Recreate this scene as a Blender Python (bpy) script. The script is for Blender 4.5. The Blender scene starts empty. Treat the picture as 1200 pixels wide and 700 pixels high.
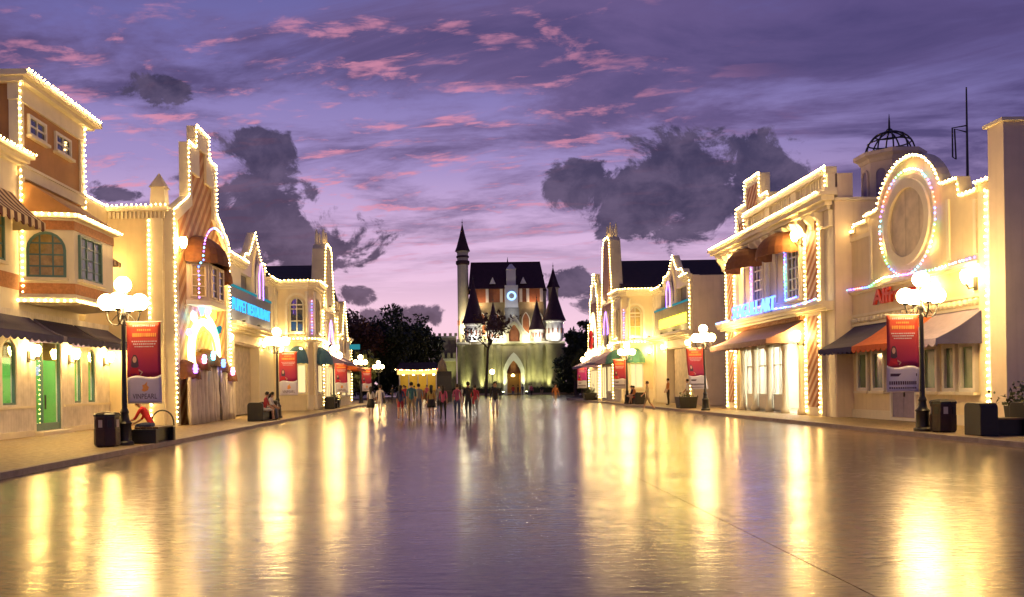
import bpy, bmesh, math, random
from mathutils import Vector, Matrix, noise as mnoise
random.seed(7)
R = math.radians
sc = bpy.context.scene
col = sc.collection

# ------------------------------------------------------------------ camera
cam_d = bpy.data.cameras.new('camera')
cam = bpy.data.objects.new('camera', cam_d); col.objects.link(cam)
cam_d.sensor_width = 36.0
cam_d.lens = 30.0
cam_d.clip_start = 0.1; cam_d.clip_end = 3000
cam.location = (0, 0, 1.6)
cam.rotation_euler = (Matrix.Rotation(R(90), 4, 'X') @ Matrix.Rotation(R(-0.8), 4, 'Z')).to_euler()
cam_d.shift_x = 0.0567
cam_d.shift_y = 0.0858
sc.camera = cam
sc.view_settings.view_transform = 'Standard'
sc.view_settings.look = 'None'
sc.view_settings.exposure = 0.0
sc.view_settings.gamma = 1.0
sc.render.engine = 'CYCLES'
sc.cycles.use_denoising = True
sc.cycles.use_light_tree = True
sc.cycles.max_bounces = 5
sc.cycles.diffuse_bounces = 3
sc.cycles.glossy_bounces = 3
sc.cycles.transmission_bounces = 3
sc.cycles.sample_clamp_indirect = 6.0
sc.cycles.caustics_reflective = False
sc.cycles.caustics_refractive = False

# ------------------------------------------------------------------ dusk sky (world)
SKY_GAIN = 1.18
wd = bpy.data.worlds.new('World'); sc.world = wd; wd.use_nodes = True
nt = wd.node_tree; nt.nodes.clear()
def N(t, **k):
    n = nt.nodes.new(t)
    for a, b in k.items(): setattr(n, a, b)
    return n
def setin(sock, v):
    if isinstance(v, bpy.types.NodeSocket): nt.links.new(v, sock)
    else: sock.default_value = v
def M_(op, a, b=0.0, c=None, clamp=False):
    n = N('ShaderNodeMath', operation=op, use_clamp=clamp)
    setin(n.inputs[0], a); setin(n.inputs[1], b)
    if c is not None: setin(n.inputs[2], c)
    return n.outputs[0]
def SS(v, lo, hi, a=0.0, b=1.0):
    n = N('ShaderNodeMapRange', interpolation_type='SMOOTHSTEP')
    setin(n.inputs[0], v); n.inputs[1].default_value = lo; n.inputs[2].default_value = hi
    n.inputs[3].default_value = a; n.inputs[4].default_value = b
    return n.outputs[0]
def MIX(f, a, b, mode='MIX'):
    n = N('ShaderNodeMix', data_type='RGBA', blend_type=mode)
    setin(n.inputs[0], f)
    for s, v in ((n.inputs[6], a), (n.inputs[7], b)):
        if isinstance(v, bpy.types.NodeSocket): nt.links.new(v, s)
        else: s.default_value = (*v, 1)
    return n.outputs[2]
def VEC(x, y, z):
    n = N('ShaderNodeCombineXYZ')
    setin(n.inputs[0], x); setin(n.inputs[1], y); setin(n.inputs[2], z)
    return n.outputs[0]
def NOISE(v, scale, detail=6, rough=0.55, dist=0.0):
    n = N('ShaderNodeTexNoise')
    nt.links.new(v, n.inputs['Vector']); n.inputs['Scale'].default_value = scale
    n.inputs['Detail'].default_value = detail; n.inputs['Roughness'].default_value = rough
    n.inputs['Distortion'].default_value = dist
    return n.outputs[0]
tc = N('ShaderNodeTexCoord')
sep = N('ShaderNodeSeparateXYZ'); nt.links.new(tc.outputs['Generated'], sep.inputs[0])
dx, dy, dz = sep.outputs
ze = M_('MAXIMUM', dz, 0.0)
ramp = N('ShaderNodeValToRGB'); nt.links.new(ze, ramp.inputs[0])
cr = ramp.color_ramp
cr.elements[0].position = 0.0; cr.elements[0].color = (.80, .53, .60, 1)
cr.elements[1].position = 1.0; cr.elements[1].color = (.05, .05, .14, 1)
for p_, c_ in ((.08, (.74, .50, .63)), (.16, (.60, .41, .62)), (.25, (.30, .235, .48)), (.36, (.15, .135, .36)), (.5, (.085, .085, .24))):
    e = cr.elements.new(p_); e.color = (*c_, 1)
sdir = Vector((-0.16, 1, 0.0)).normalized()
glow = M_('ADD', M_('MULTIPLY', dx, sdir.x), M_('MULTIPLY', dy, sdir.y))
base = MIX(1.0, ramp.outputs[0], VEC(SS(glow, .55, 1.0, .36, 1.06), SS(glow, .55, 1.0, .40, 1.04), SS(glow, .55, 1.0, .55, 1.04)), 'MULTIPLY')
# high streaky cloud deck, projected on a plane overhead
inv = M_('DIVIDE', 1.0, M_('ADD', ze, 0.10))
px_, py_ = M_('MULTIPLY', dx, inv), M_('MULTIPLY', dy, inv)
pl = VEC(M_('ADD', M_('MULTIPLY', px_, 0.85), M_('MULTIPLY', py_, 0.35)), M_('MULTIPLY', py_, 1.35), 1.7)
pl2 = VEC(M_('ADD', M_('MULTIPLY', px_, 0.85), M_('ADD', M_('MULTIPLY', py_, 0.35), 0.02)), M_('ADD', M_('MULTIPLY', py_, 1.35), 0.10), 1.7)
n1 = NOISE(pl, 1.55, 9, .60, .5)
n1b = NOISE(pl2, 1.55, 9, .60, .5)
n2 = NOISE(pl, 4.6, 7, .62, .6); n2b = NOISE(pl2, 4.6, 7, .62, .6)
nbig = NOISE(pl, 0.62, 3, .5, .2)
puff = NOISE(pl, 9.0, 4, .6, .3)
body = M_('ADD', M_('MULTIPLY', n1, .60), M_('ADD', M_('MULTIPLY', nbig, .36), M_('MULTIPLY', M_('ADD', puff, n2), .085)))
right = SS(M_('DIVIDE', dx, M_('ADD', M_('ABSOLUTE', dy), .3)), -.25, .25, -.02, .075)
m1 = M_('MULTIPLY', SS(M_('ADD', body, right), .525, .66), SS(dz, .07, .24))
lit = M_('ADD', M_('MULTIPLY', M_('SUBTRACT', n2, n2b), .55), M_('MULTIPLY', M_('SUBTRACT', n1, n1b), .35))
pinkm = M_('MULTIPLY', M_('MULTIPLY', SS(lit, .012, .095), SS(body, .46, .55)), M_('MULTIPLY', SS(puff, .36, .60), M_('MULTIPLY', SS(glow, .80, .97), SS(dz, .10, .22))))
deck = MIX(SS(n1, .4, .7), (.150, .098, .225), (.070, .050, .140))
deck = MIX(SS(glow, .75, .98), MIX(1.0, deck, (.62, .66, .82), 'MULTIPLY'), deck)
c1 = MIX(M_('MULTIPLY', m1, .86), base, deck)
c1 = MIX(M_('MULTIPLY', pinkm, .80), c1, (.66, .25, .36))
# low dark cumulus
az = M_('ARCTAN2', dx, dy)
el = M_('ARCSINE', dz)
blobs = [(-.235, .205, .075, .062), (-.165, .165, .085, .040), (-.225, .268, .045, .018), (-.33, .318, .034, .018), (-.115, .108, .035, .014),
         (.262, .225, .095, .062), (.205, .205, .05, .045), (.155, .222, .045, .038), (.34, .235, .06, .04), (-.055, .082, .055, .016), (.14, .115, .05, .020), (-.38, .212, .03, .012),
         (.17, .088, .05, .014), (1.2, .2, .14, .06), (-1.3, .18, .16, .07), (2.4, .22, .15, .06), (-2.3, .2, .17, .06), (.62, .17, .10, .04), (-.75, .15, .1, .03)]
field = None
for a0, e0, ra, re in blobs:
    da = M_('DIVIDE', M_('SUBTRACT', az, a0), ra); de = M_('DIVIDE', M_('SUBTRACT', el, e0), re)
    q = M_('SUBTRACT', 1.0, M_('ADD', M_('MULTIPLY', da, da), M_('MULTIPLY', de, de)))
    field = q if field is None else M_('MAXIMUM', field, q)
cv = VEC(az, M_('MULTIPLY', el, 1.25), 3.1)
cn = NOISE(cv, 15.0, 11, .66, .45)
fld = M_('ADD', M_('MAXIMUM', field, -2.2), M_('MULTIPLY', M_('SUBTRACT', cn, .5), 6.5))
m2 = SS(fld, .05, .62)
cshade = NOISE(cv, 22.0, 6, .6, .3)
cum = MIX(SS(cshade, .35, .68), (.033, .028, .072), (.092, .068, .132))
c2 = MIX(M_('MULTIPLY', m2, .93), c1, cum)
# a faint share of the physical sky after sunset
nish = N('ShaderNodeTexSky'); nish.sky_type = 'NISHITA'; nish.sun_disc = False
nish.sun_elevation = R(0.5); nish.sun_rotation = R(-9)
ns = MIX(1.0, nish.outputs[0], (.004, .004, .004), 'MULTIPLY')
c3 = MIX(1.0, c2, ns, 'ADD')
# below the horizon: dull ground tone
c4 = MIX(SS(dz, -.02, .0), (.05, .04, .05), c3)
bg = N('ShaderNodeBackground'); nt.links.new(c4, bg.inputs[0]); bg.inputs[1].default_value = SKY_GAIN
wo = N('ShaderNodeOutputWorld'); nt.links.new(bg.outputs[0], wo.inputs[0])
wd.cycles.sampling_method = 'MANUAL'; wd.cycles.sample_map_resolution = 512

# ------------------------------------------------------------------ materials
MATS = {}
def mat(name, color, rough=.6, var=.12, vscale=3.0, bump=.0, bscale=40.0, metal=0.0, spec=.5, coat=0.0, emit=None, estr=0.0, dirt=0.0):
    m = bpy.data.materials.new(name); m.use_nodes = True
    t = m.node_tree; b = t.nodes['Principled BSDF']
    b.inputs['Base Color'].default_value = (*color, 1); b.inputs['Roughness'].default_value = rough
    b.inputs['Metallic'].default_value = metal; b.inputs['Specular IOR Level'].default_value = spec
    b.inputs['Coat Weight'].default_value = coat; b.inputs['Coat Roughness'].default_value = .05
    g = t.nodes.new('ShaderNodeNewGeometry')
    if var > 0:
        n = t.nodes.new('ShaderNodeTexNoise'); n.inputs['Scale'].default_value = vscale; n.inputs['Detail'].default_value = 7
        n.inputs['Roughness'].default_value = .65
        t.links.new(g.outputs['Position'], n.inputs['Vector'])
        mr = t.nodes.new('ShaderNodeMapRange'); mr.inputs[1].default_value = .3; mr.inputs[2].default_value = .7
        mr.inputs[3].default_value = 1 - var * 1.4; mr.inputs[4].default_value = 1 + var * .6
        t.links.new(n.outputs[0], mr.inputs[0])
        mx = t.nodes.new('ShaderNodeMix'); mx.data_type = 'RGBA'; mx.blend_type = 'MULTIPLY'; mx.inputs[0].default_value = 1
        mx.inputs[6].default_value = (*color, 1); t.links.new(mr.outputs[0], mx.inputs[7])
        out = mx.outputs[2]
        if dirt > 0:      # rain streaks: noise drawn out vertically
            mp = t.nodes.new('ShaderNodeMapping'); mp.inputs['Scale'].default_value = (6, 6, .35)
            t.links.new(g.outputs['Position'], mp.inputs[0])
            n2 = t.nodes.new('ShaderNodeTexNoise'); n2.inputs['Scale'].default_value = 1.0; n2.inputs['Detail'].default_value = 5
            t.links.new(mp.outputs[0], n2.inputs['Vector'])
            m2_ = t.nodes.new('ShaderNodeMapRange'); m2_.inputs[1].default_value = .52; m2_.inputs[2].default_value = .78
            m2_.inputs[3].default_value = 0; m2_.inputs[4].default_value = dirt; t.links.new(n2.outputs[0], m2_.inputs[0])
            mx2 = t.nodes.new('ShaderNodeMix'); mx2.data_type = 'RGBA'; t.links.new(m2_.outputs[0], mx2.inputs[0])
            t.links.new(out, mx2.inputs[6]); mx2.inputs[7].default_value = (color[0]*.45, color[1]*.40, color[2]*.34, 1)
            out = mx2.outputs[2]
        t.links.new(out, b.inputs['Base Color'])
    if bump > 0:
        n3 = t.nodes.new('ShaderNodeTexNoise'); n3.inputs['Scale'].default_value = bscale; n3.inputs['Detail'].default_value = 4
        t.links.new(g.outputs['Position'], n3.inputs['Vector'])
        bp = t.nodes.new('ShaderNodeBump'); bp.inputs['Strength'].default_value = bump; bp.inputs['Distance'].default_value = .01
        t.links.new(n3.outputs[0], bp.inputs['Height']); t.links.new(bp.outputs[0], b.inputs['Normal'])
    if emit:
        b.inputs['Emission Color'].default_value = (*emit, 1); b.inputs['Emission Strength'].default_value = estr
    MATS[name] = m
    return m
def stripes_mat(name, c1, c2, direction, period, rough=.6, duty=.5, bump=.3):
    m = mat(name, c1, rough, 0)
    t = m.node_tree; b = t.nodes['Principled BSDF']
    g = t.nodes.new('ShaderNodeNewGeometry')
    d = t.nodes.new('ShaderNodeVectorMath'); d.operation = 'DOT_PRODUCT'
    t.links.new(g.outputs['Position'], d.inputs[0]); d.inputs[1].default_value = tuple(v / period for v in direction)
    f = t.nodes.new('ShaderNodeMath'); f.operation = 'FRACT'; t.links.new(d.outputs['Value'], f.inputs[0])
    a = t.nodes.new('ShaderNodeMapRange'); a.interpolation_type = 'SMOOTHSTEP'
    a.inputs[1].default_value = duty - .06; a.inputs[2].default_value = duty + .06; t.links.new(f.outputs[0], a.inputs[0])
    n = t.nodes.new('ShaderNodeTexNoise'); n.inputs['Scale'].default_value = 2.5; n.inputs['Detail'].default_value = 6
    t.links.new(g.outputs['Position'], n.inputs['Vector'])
    mx = t.nodes.new('ShaderNodeMix'); mx.data_type = 'RGBA'; t.links.new(a.outputs[0], mx.inputs[0])
    mx.inputs[6].default_value = (*c1, 1); mx.inputs[7].default_value = (*c2, 1)
    mr = t.nodes.new('ShaderNodeMapRange'); mr.inputs[1].default_value = .3; mr.inputs[2].default_value = .7; mr.inputs[3].default_value = .75; mr.inputs[4].default_value = 1.1
    t.links.new(n.outputs[0], mr.inputs[0])
    mm = t.nodes.new('ShaderNodeMix'); mm.data_type = 'RGBA'; mm.blend_type = 'MULTIPLY'; mm.inputs[0].default_value = 1
    t.links.new(mx.outputs[2], mm.inputs[6]); t.links.new(mr.outputs[0], mm.inputs[7])
    t.links.new(mm.outputs[2], b.inputs['Base Color'])
    if bump:
        bp = t.nodes.new('ShaderNodeBump'); bp.inputs['Strength'].default_value = bump; bp.inputs['Distance'].default_value = .03
        t.links.new(a.outputs[0], bp.inputs['Height']); t.links.new(bp.outputs[0], b.inputs['Normal'])
    return m
def emis(name, color, strength):
    m = bpy.data.materials.new(name); m.use_nodes = True
    t = m.node_tree; t.nodes.clear()
    e = t.nodes.new('ShaderNodeEmission'); e.inputs[0].default_value = (*color, 1); e.inputs[1].default_value = strength
    o = t.nodes.new('ShaderNodeOutputMaterial'); t.links.new(e.outputs[0], o.inputs[0])
    MATS[name] = m
    return m
WARM = (1.0, .68, .30)
emis('globe', (1.0, .65, .24), 88)
emis('bulb', (1.0, .62, .20), 85)
emis('bulb_far', (1.0, .62, .18), 75)
emis('bulb_blue', (.08, .18, 1.0), 9); emis('bulb_cyan', (.15, .75, 1.0), 9); emis('bulb_violet', (.40, .16, 1.0), 6)
emis('bulb_green', (.15, 1.0, .30), 7); emis('bulb_red', (1.0, .16, .12), 9); emis('bulb_pink', (1.0, .3, .6), 8)
emis('neon_blue', (.07, .16, 1.0), 7); emis('neon_cyan', (.06, .48, 1.0), 1.7); emis('neon_yellow', (1.0, .72, .02), 13)
emis('neon_white', (1.0, .82, .36), 5.5); emis('neon_teal', (.05, .45, .55), .55); emis('clock_light', (.25, .5, 1.0), 3.2)
emis('sconce_glow', (1.0, .60, .17), 170); emis('ceiling_lamp', (1.0, .82, .50), 26); emis('flood_lens', (.95, 1.0, .55), 40)
emis('lit_glass', (1.0, .76, .34), 1.25); emis('shop_lamp', (1.0, .90, .66), 85); emis('door_lamp', (1.0, .6, .15), 14)
mat('white_paint', (.80, .72, .56), .55, .07, 1.2, .15, 30, dirt=.16)
mat('cream_paint', (.78, .66, .43), .6, .08, 1.0, .15, 30, dirt=.18)
mat('pink_paint', (.76, .63, .50), .6, .08, 1.0, .15, 30, dirt=.18)
mat('trim', (.82, .74, .55), .5, .06, 2.0, .08, 30, dirt=.10)
mat('ochre_paint', (.44, .215, .07), .6, .12, 1.4, .2, 25, dirt=.15)
mat('brick_band', (.50, .22, .09), .7, .25, 9, .3, 18)
mat('stone_dark', (.22, .20, .17), .75, .2, 3, .3, 20)
mat('sign_board', (.13, .15, .24), .5, .1, 3)
mat('roof_dark', (.045, .025, .022), .7, .25, 2, .3, 14)
mat('brown_cloth', (.20, .075, .03), .8, .2, 6, .2, 60)
mat('navy_cloth', (.030, .026, .10), .8, .18, 5, .2, 60)
mat('orange_cloth', (.62, .13, .03), .8, .12, 5, .2, 60)
mat('lilac_cloth', (.30, .25, .38), .8, .12, 5, .2, 60)
mat('purple_cloth', (.20, .14, .30), .8, .12, 5, .2, 60)
mat('teal_cloth', (.06, .17, .26), .8, .15, 5, .2, 60)
mat('green_cloth', (.10, .30, .22), .8, .15, 5, .2, 60)
mat('drape', (.74, .66, .58), .75, .12, 2, .2, 12)
mat('teal_frame', (.10, .20, .19), .45, .1)
mat('white_frame', (.78, .74, .66), .45, .06)
mat('dark_frame', (.07, .05, .04), .5, .1)
mat('glass_dark', (.03, .03, .045), .05, 0, spec=.8, coat=1)
mat('glass_curtain', (.42, .30, .10), .35, .3, 5, coat=1)
mat('glass_green', (.14, .22, .13), .2, .25, 1.2, coat=1)
mat('black_iron', (.012, .011, .012), .38, .2, 20, .1, 60, spec=.6)
mat('bin_body', (.045, .016, .012), .4, .25, 8, .2, 40)
mat('bench_black', (.010, .010, .011), .42, .2, 12, .2, 60)
mat('bench_wood', (.10, .05, .025), .5, .25, 9, .2, 40)
mat('interior_green', (.10, .45, .10), .7, .08)
mat('interior_yellow', (.85, .55, .06), .7, .05)
mat('interior_white', (.80, .76, .66), .7, .04)
mat('floor_tile', (.5, .42, .3), .4, .1)
mat('wood_orange', (.42, .12, .02), .5, .2, 5)
emis('art_lamp', (1.0, .92, .74), 230)
mat('castle_stone', (.31, .27, .17), .85, .22, .6, .5, 2.2, dirt=.35)
mat('castle_trim', (.62, .57, .42), .8, .12, 1, .3, 4)
mat('castle_white', (.78, .76, .70), .7, .06, 1)
mat('castle_roof', (.060, .020, .028), .7, .3, 1.2, .3, 5)
mat('castle_brick', (.33, .12, .06), .8, .2, 1.5, .3, 6)
mat('banner_pole', (.55, .5, .45), .4, 0)
mat('print_white', (.78, .72, .80), .6, .04)
mat('print_gold', (.95, .42, .10), .6, 0)
mat('print_dark', (.10, .05, .08), .6, 0)
mat('print_skin', (.72, .42, .30), .6, 0)
mat('print_red', (.60, .02, .04), .6, 0)
mat('sign_red', (.55, .04, .02), .45, .05, emit=(.9, .05, .02), estr=.05)
mat('leaf_dark', (.028, .045, .020), .6, .5, 1.2)
mat('leaf_mid', (.075, .095, .035), .6, .5, 1.2)  # leaf tone raised to carry lamp light on the low tree
mat('leaf_rust', (.10, .045, .030), .6, .5, 1.2)
mat('bark', (.07, .045, .03), .85, .3, 6, .5, 20)
mat('hedge', (.03, .05, .02), .7, .5, 2)
mat('kerb_stone', (.34, .27, .24), .6, .2, 3, .3, 20)
mat('joint_dark', (.05, .04, .035), .7, .2)
for nm, cc in (('skin', (.52, .29, .19)), ('hair', (.012, .009, .008)), ('hair_brown', (.05, .025, .012)), ('shirt_red', (.62, .02, .02)), ('cloth_red', (.42, .03, .05)),
               ('cloth_white', (.72, .70, .68)), ('cloth_black', (.015, .015, .018)), ('cloth_navy', (.03, .04, .13)), ('cloth_pink', (.55, .10, .20)), ('cloth_grey', (.20, .20, .21)),
               ('cloth_khaki', (.34, .26, .15)), ('cloth_denim', (.07, .10, .19)), ('cloth_teal', (.05, .18, .20)), ('cloth_orange', (.55, .20, .06)), ('cloth_yellow', (.55, .42, .12)), ('shoe', (.03, .025, .022))):
    mat(nm, cc, .7 if nm != 'skin' else .5, .12, 9, .15, 40)
stripes_mat('stripe_left', (.50, .21, .06), (.74, .47, .20), (0, .72, -.70), .52)
stripes_mat('stripe_right', (.36, .12, .05), (.66, .44, .30), (0, .72, .70), .36)
stripes_mat('awning_stripe', (.09, .025, .02), (.70, .55, .34), (0, 1, 0), .42, .8, .5, 0)
stripes_mat('board_white', (.80, .74, .65), (.70, .63, .54), (0, 1, 0), .16, .55, .88, .25)
stripes_mat('door_panel', (.66, .56, .40), (.55, .46, .32), (0, 1, 0), .9, .55, .93, .3)

def ground_mat(name, c_lo, c_hi, rlo, rhi, bstr, stretch):
    m = bpy.data.materials.new(name); m.use_nodes = True; t = m.node_tree; b = t.nodes['Principled BSDF']
    g = t.nodes.new('ShaderNodeNewGeometry')
    def noi(scale, det, st=(1, 1, 1), rough=.6):
        mp = t.nodes.new('ShaderNodeMapping'); mp.inputs['Scale'].default_value = st; t.links.new(g.outputs['Position'], mp.inputs[0])
        n = t.nodes.new('ShaderNodeTexNoise'); n.inputs['Scale'].default_value = scale; n.inputs['Detail'].default_value = det; n.inputs['Roughness'].default_value = rough
        t.links.new(mp.outputs[0], n.inputs['Vector']); return n.outputs[0]
    def mr(v, a, b_, c, d):
        q = t.nodes.new('ShaderNodeMapRange'); t.links.new(v, q.inputs[0])
        for i, x in enumerate((a, b_, c, d)): q.inputs[i + 1].default_value = x
        return q.outputs[0]
    big = noi(.22, 6); mid = noi(2.2, 7); fine = noi(20, 5, stretch); spk = noi(7, 8, stretch, .72)
    ad = t.nodes.new('ShaderNodeMath'); ad.operation = 'ADD'; t.links.new(mr(big, .3, .7, 0, .55), ad.inputs[0]); t.links.new(mr(mid, .3, .7, 0, .45), ad.inputs[1])
    mx = t.nodes.new('ShaderNodeMix'); mx.data_type = 'RGBA'; t.links.new(ad.outputs[0], mx.inputs[0]); mx.inputs[6].default_value = (*c_lo, 1); mx.inputs[7].default_value = (*c_hi, 1)
    mz = t.nodes.new('ShaderNodeMix'); mz.data_type = 'RGBA'; mz.blend_type = 'MULTIPLY'; mz.inputs[0].default_value = 1; t.links.new(mx.outputs[2], mz.inputs[6]); t.links.new(mr(spk, .3, .7, .46, 1.32), mz.inputs[7])
    t.links.new(mz.outputs[2], b.inputs['Base Color'])
    ar = t.nodes.new('ShaderNodeMath'); ar.operation = 'ADD'; t.links.new(mr(big, .35, .65, rlo, (rlo + rhi) / 2), ar.inputs[0]); t.links.new(mr(mid, .3, .7, 0, (rhi - rlo) / 2), ar.inputs[1])
    t.links.new(ar.outputs[0], b.inputs['Roughness'])
    # stamped stone relief: cells with uneven faces and fine grain
    vo = t.nodes.new('ShaderNodeTexVoronoi'); vo.feature = 'DISTANCE_TO_EDGE'; vo.inputs['Scale'].default_value = 1.5
    mpv = t.nodes.new('ShaderNodeMapping'); mpv.inputs['Scale'].default_value = stretch; t.links.new(g.outputs['Position'], mpv.inputs[0]); t.links.new(mpv.outputs[0], vo.inputs['Vector'])
    edge = mr(vo.outputs['Distance'], 0, .03, 0, .025)
    h1 = noi(3.6, 4, stretch, .5)
    s1 = t.nodes.new('ShaderNodeMath'); s1.operation = 'MULTIPLY_ADD'; t.links.new(h1, s1.inputs[0]); s1.inputs[1].default_value = 1.0; t.links.new(edge, s1.inputs[2])
    s2 = t.nodes.new('ShaderNodeMath'); s2.operation = 'MULTIPLY_ADD'; t.links.new(fine, s2.inputs[0]); s2.inputs[1].default_value = .05; t.links.new(s1.outputs[0], s2.inputs[2])
    bp = t.nodes.new('ShaderNodeBump'); bp.inputs['Strength'].default_value = bstr; bp.inputs['Distance'].default_value = .02
    t.links.new(s2.outputs[0], bp.inputs['Height']); t.links.new(bp.outputs[0], b.inputs['Normal'])
    b.inputs['Specular IOR Level'].default_value = .42
    MATS[name] = m
ground_mat('street_stone', (.22, .145, .095), (.36, .25, .16), .17, .26, .26, (.8, 3.0, 1))
ground_mat('pavement', (.30, .22, .12), (.46, .35, .19), .45, .65, .25, (1, 1, 1))

# banner print: orange-red at the top turning magenta lower down (printed ink)
def banner_mat(name, ca, cb):
    m = mat(name, ca, .55, 0); t = m.node_tree; b = t.nodes['Principled BSDF']
    tcn = t.nodes.new('ShaderNodeTexCoord'); sx = t.nodes.new('ShaderNodeSeparateXYZ'); t.links.new(tcn.outputs['Object'], sx.inputs[0])
    nz = t.nodes.new('ShaderNodeTexNoise'); nz.inputs['Scale'].default_value = 2; t.links.new(tcn.outputs['Object'], nz.inputs['Vector'])
    a = t.nodes.new('ShaderNodeMath'); a.operation = 'MULTIPLY_ADD'; t.links.new(nz.outputs[0], a.inputs[0]); a.inputs[1].default_value = .8; t.links.new(sx.outputs[2], a.inputs[2])
    q = t.nodes.new('ShaderNodeMapRange'); t.links.new(a.outputs[0], q.inputs[0]); q.inputs[1].default_value = 2.2; q.inputs[2].default_value = 3.7
    mx = t.nodes.new('ShaderNodeMix'); mx.data_type = 'RGBA'; t.links.new(q.outputs[0], mx.inputs[0]); mx.inputs[6].default_value = (*cb, 1); mx.inputs[7].default_value = (*ca, 1)
    t.links.new(mx.outputs[2], b.inputs['Base Color'])
banner_mat('banner_red', (.70, .085, .035), (.42, .012, .13))
banner_mat('banner_pink', (.62, .06, .30), (.60, .03, .35))

# ------------------------------------------------------------------ mesh helpers
def V(*a): return Vector(a)
class MB:
    def __init__(s): s.v = []; s.f = []; s.m = []
    def add(s, vs, fs, mi=0):
        k = len(s.v); s.v += [tuple(x) for x in vs]; s.f += [tuple(i + k for i in f) for f in fs]; s.m += [mi] * len(fs)
    def hexa(s, c, mi=0):
        s.add(c, [(0, 3, 2, 1), (4, 5, 6, 7), (0, 1, 5, 4), (1, 2, 6, 5), (2, 3, 7, 6), (3, 0, 4, 7)], mi)
    def box(s, x0, x1, y0, y1, z0, z1, mi=0):
        s.hexa([(x0, y0, z0), (x1, y0, z0), (x1, y1, z0), (x0, y1, z0), (x0, y0, z1), (x1, y0, z1), (x1, y1, z1), (x0, y1, z1)], mi)
    def prism(s, ring0, ring1, mi=0):
        n = len(ring0)
        s.add(list(ring0) + list(ring1), [tuple(range(n))[::-1], tuple(range(n, 2 * n))] + [(i, (i + 1) % n, n + (i + 1) % n, n + i) for i in range(n)], mi)
    def tube(s, pts, r, seg=8, mi=0, caps=True):
        pts = [Vector(p) for p in pts]; rs = r if isinstance(r, (list, tuple)) else [r] * len(pts)
        rings = []; up = None
        for i, p in enumerate(pts):
            t = (pts[min(i + 1, len(pts) - 1)] - pts[max(i - 1, 0)])
            t = t.normalized() if t.length > 1e-9 else Vector((0, 0, 1))
            if up is None:
                a = Vector((0, 0, 1)) if abs(t.z) < .9 else Vector((1, 0, 0))
                up = t.cross(a).normalized()
            else:
                up = (up - t * up.dot(t)); up = up.normalized() if up.length > 1e-6 else t.orthogonal().normalized()
            w = t.cross(up)
            rings.append([p + (up * math.cos(2 * math.pi * k / seg) + w * math.sin(2 * math.pi * k / seg)) * rs[i] for k in range(seg)])
        vs = [q for rg in rings for q in rg]; fs = []
        for i in range(len(rings) - 1):
            for k in range(seg):
                k2 = (k + 1) % seg
                fs.append((i * seg + k, i * seg + k2, (i + 1) * seg + k2, (i + 1) * seg + k))
        if caps:
            fs.append(tuple(range(seg))[::-1]); fs.append(tuple((len(rings) - 1) * seg + k for k in range(seg)))
        s.add(vs, fs, mi)
    def lathe(s, c, prof, seg=16, mi=0, rot=0.0):
        c = Vector(c); vs = []; fs = []
        for r, z in prof:
            for k in range(seg):
                a = 2 * math.pi * k / seg + rot
                vs.append(c + Vector((r * math.cos(a), r * math.sin(a), z)))
        n = len(prof)
        for i in range(n - 1):
            for k in range(seg):
                k2 = (k + 1) % seg; fs.append((i * seg + k, i * seg + k2, (i + 1) * seg + k2, (i + 1) * seg + k))
        fs.append(tuple(range(seg))[::-1]); fs.append(tuple((n - 1) * seg + k for k in range(seg)))
        s.add(vs, fs, mi)
    def ball(s, c, r, seg=12, rings=8, mi=0, sc3=(1, 1, 1)):
        c = Vector(c); vs = [c + Vector((0, 0, -r * sc3[2]))]; fs = []
        for i in range(1, rings):
            ph = -math.pi / 2 + math.pi * i / rings
            for k in range(seg):
                a = 2 * math.pi * k / seg
                vs.append(c + Vector((r * sc3[0] * math.cos(ph) * math.cos(a), r * sc3[1] * math.cos(ph) * math.sin(a), r * sc3[2] * math.sin(ph))))
        vs.append(c + Vector((0, 0, r * sc3[2]))); top = len(vs) - 1
        for k in range(seg): fs.append((0, 1 + (k + 1) % seg, 1 + k))
        for i in range(rings - 2):
            for k in range(seg):
                a = 1 + i * seg + k; b = 1 + i * seg + (k + 1) % seg; fs.append((a, b, b + seg, a + seg))
        o = 1 + (rings - 2) * seg
        for k in range(seg): fs.append((o + k, o + (k + 1) % seg, top))
        s.add(vs, fs, mi)
    def octa(s, c, r, mi=0):
        x, y, z = c
        s.add([(x + r, y, z), (x - r, y, z), (x, y + r, z), (x, y - r, z), (x, y, z + r), (x, y, z - r)],
              [(0, 2, 4), (2, 1, 4), (1, 3, 4), (3, 0, 4), (2, 0, 5), (1, 2, 5), (3, 1, 5), (0, 3, 5)], mi)
    def build(s, name, mats, parent=None, smooth=False, recalc=True, kind=None, solid=0.0, bevel=0.0):
        me = bpy.data.meshes.new(name)
        off = world_loc(parent) if parent is not None else Vector((0, 0, 0))
        me.from_pydata([(a - off.x, b - off.y, c - off.z) for a, b, c in s.v], [], s.f)
        ms = mats if isinstance(mats, (list, tuple)) else [mats]
        for m in ms: me.materials.append(MATS[m])
        if len(ms) > 1: me.polygons.foreach_set('material_index', s.m)
        if recalc:
            bm = bmesh.new(); bm.from_mesh(me); bmesh.ops.recalc_face_normals(bm, faces=bm.faces); bm.to_mesh(me); bm.free()
        if smooth:
            me.polygons.foreach_set('use_smooth', [True] * len(me.polygons))
        me.update()
        o = bpy.data.objects.new(name, me); col.objects.link(o)
        if parent is not None: o.parent = parent
        if kind: o['kind'] = kind
        if solid:
            md = o.modifiers.new('thickness', 'SOLIDIFY'); md.thickness = solid; md.offset = 0
        if bevel:
            md = o.modifiers.new('bevel', 'BEVEL'); md.width = bevel; md.segments = 2; md.limit_method = 'ANGLE'
        if smooth:
            pass
        return o
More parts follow.
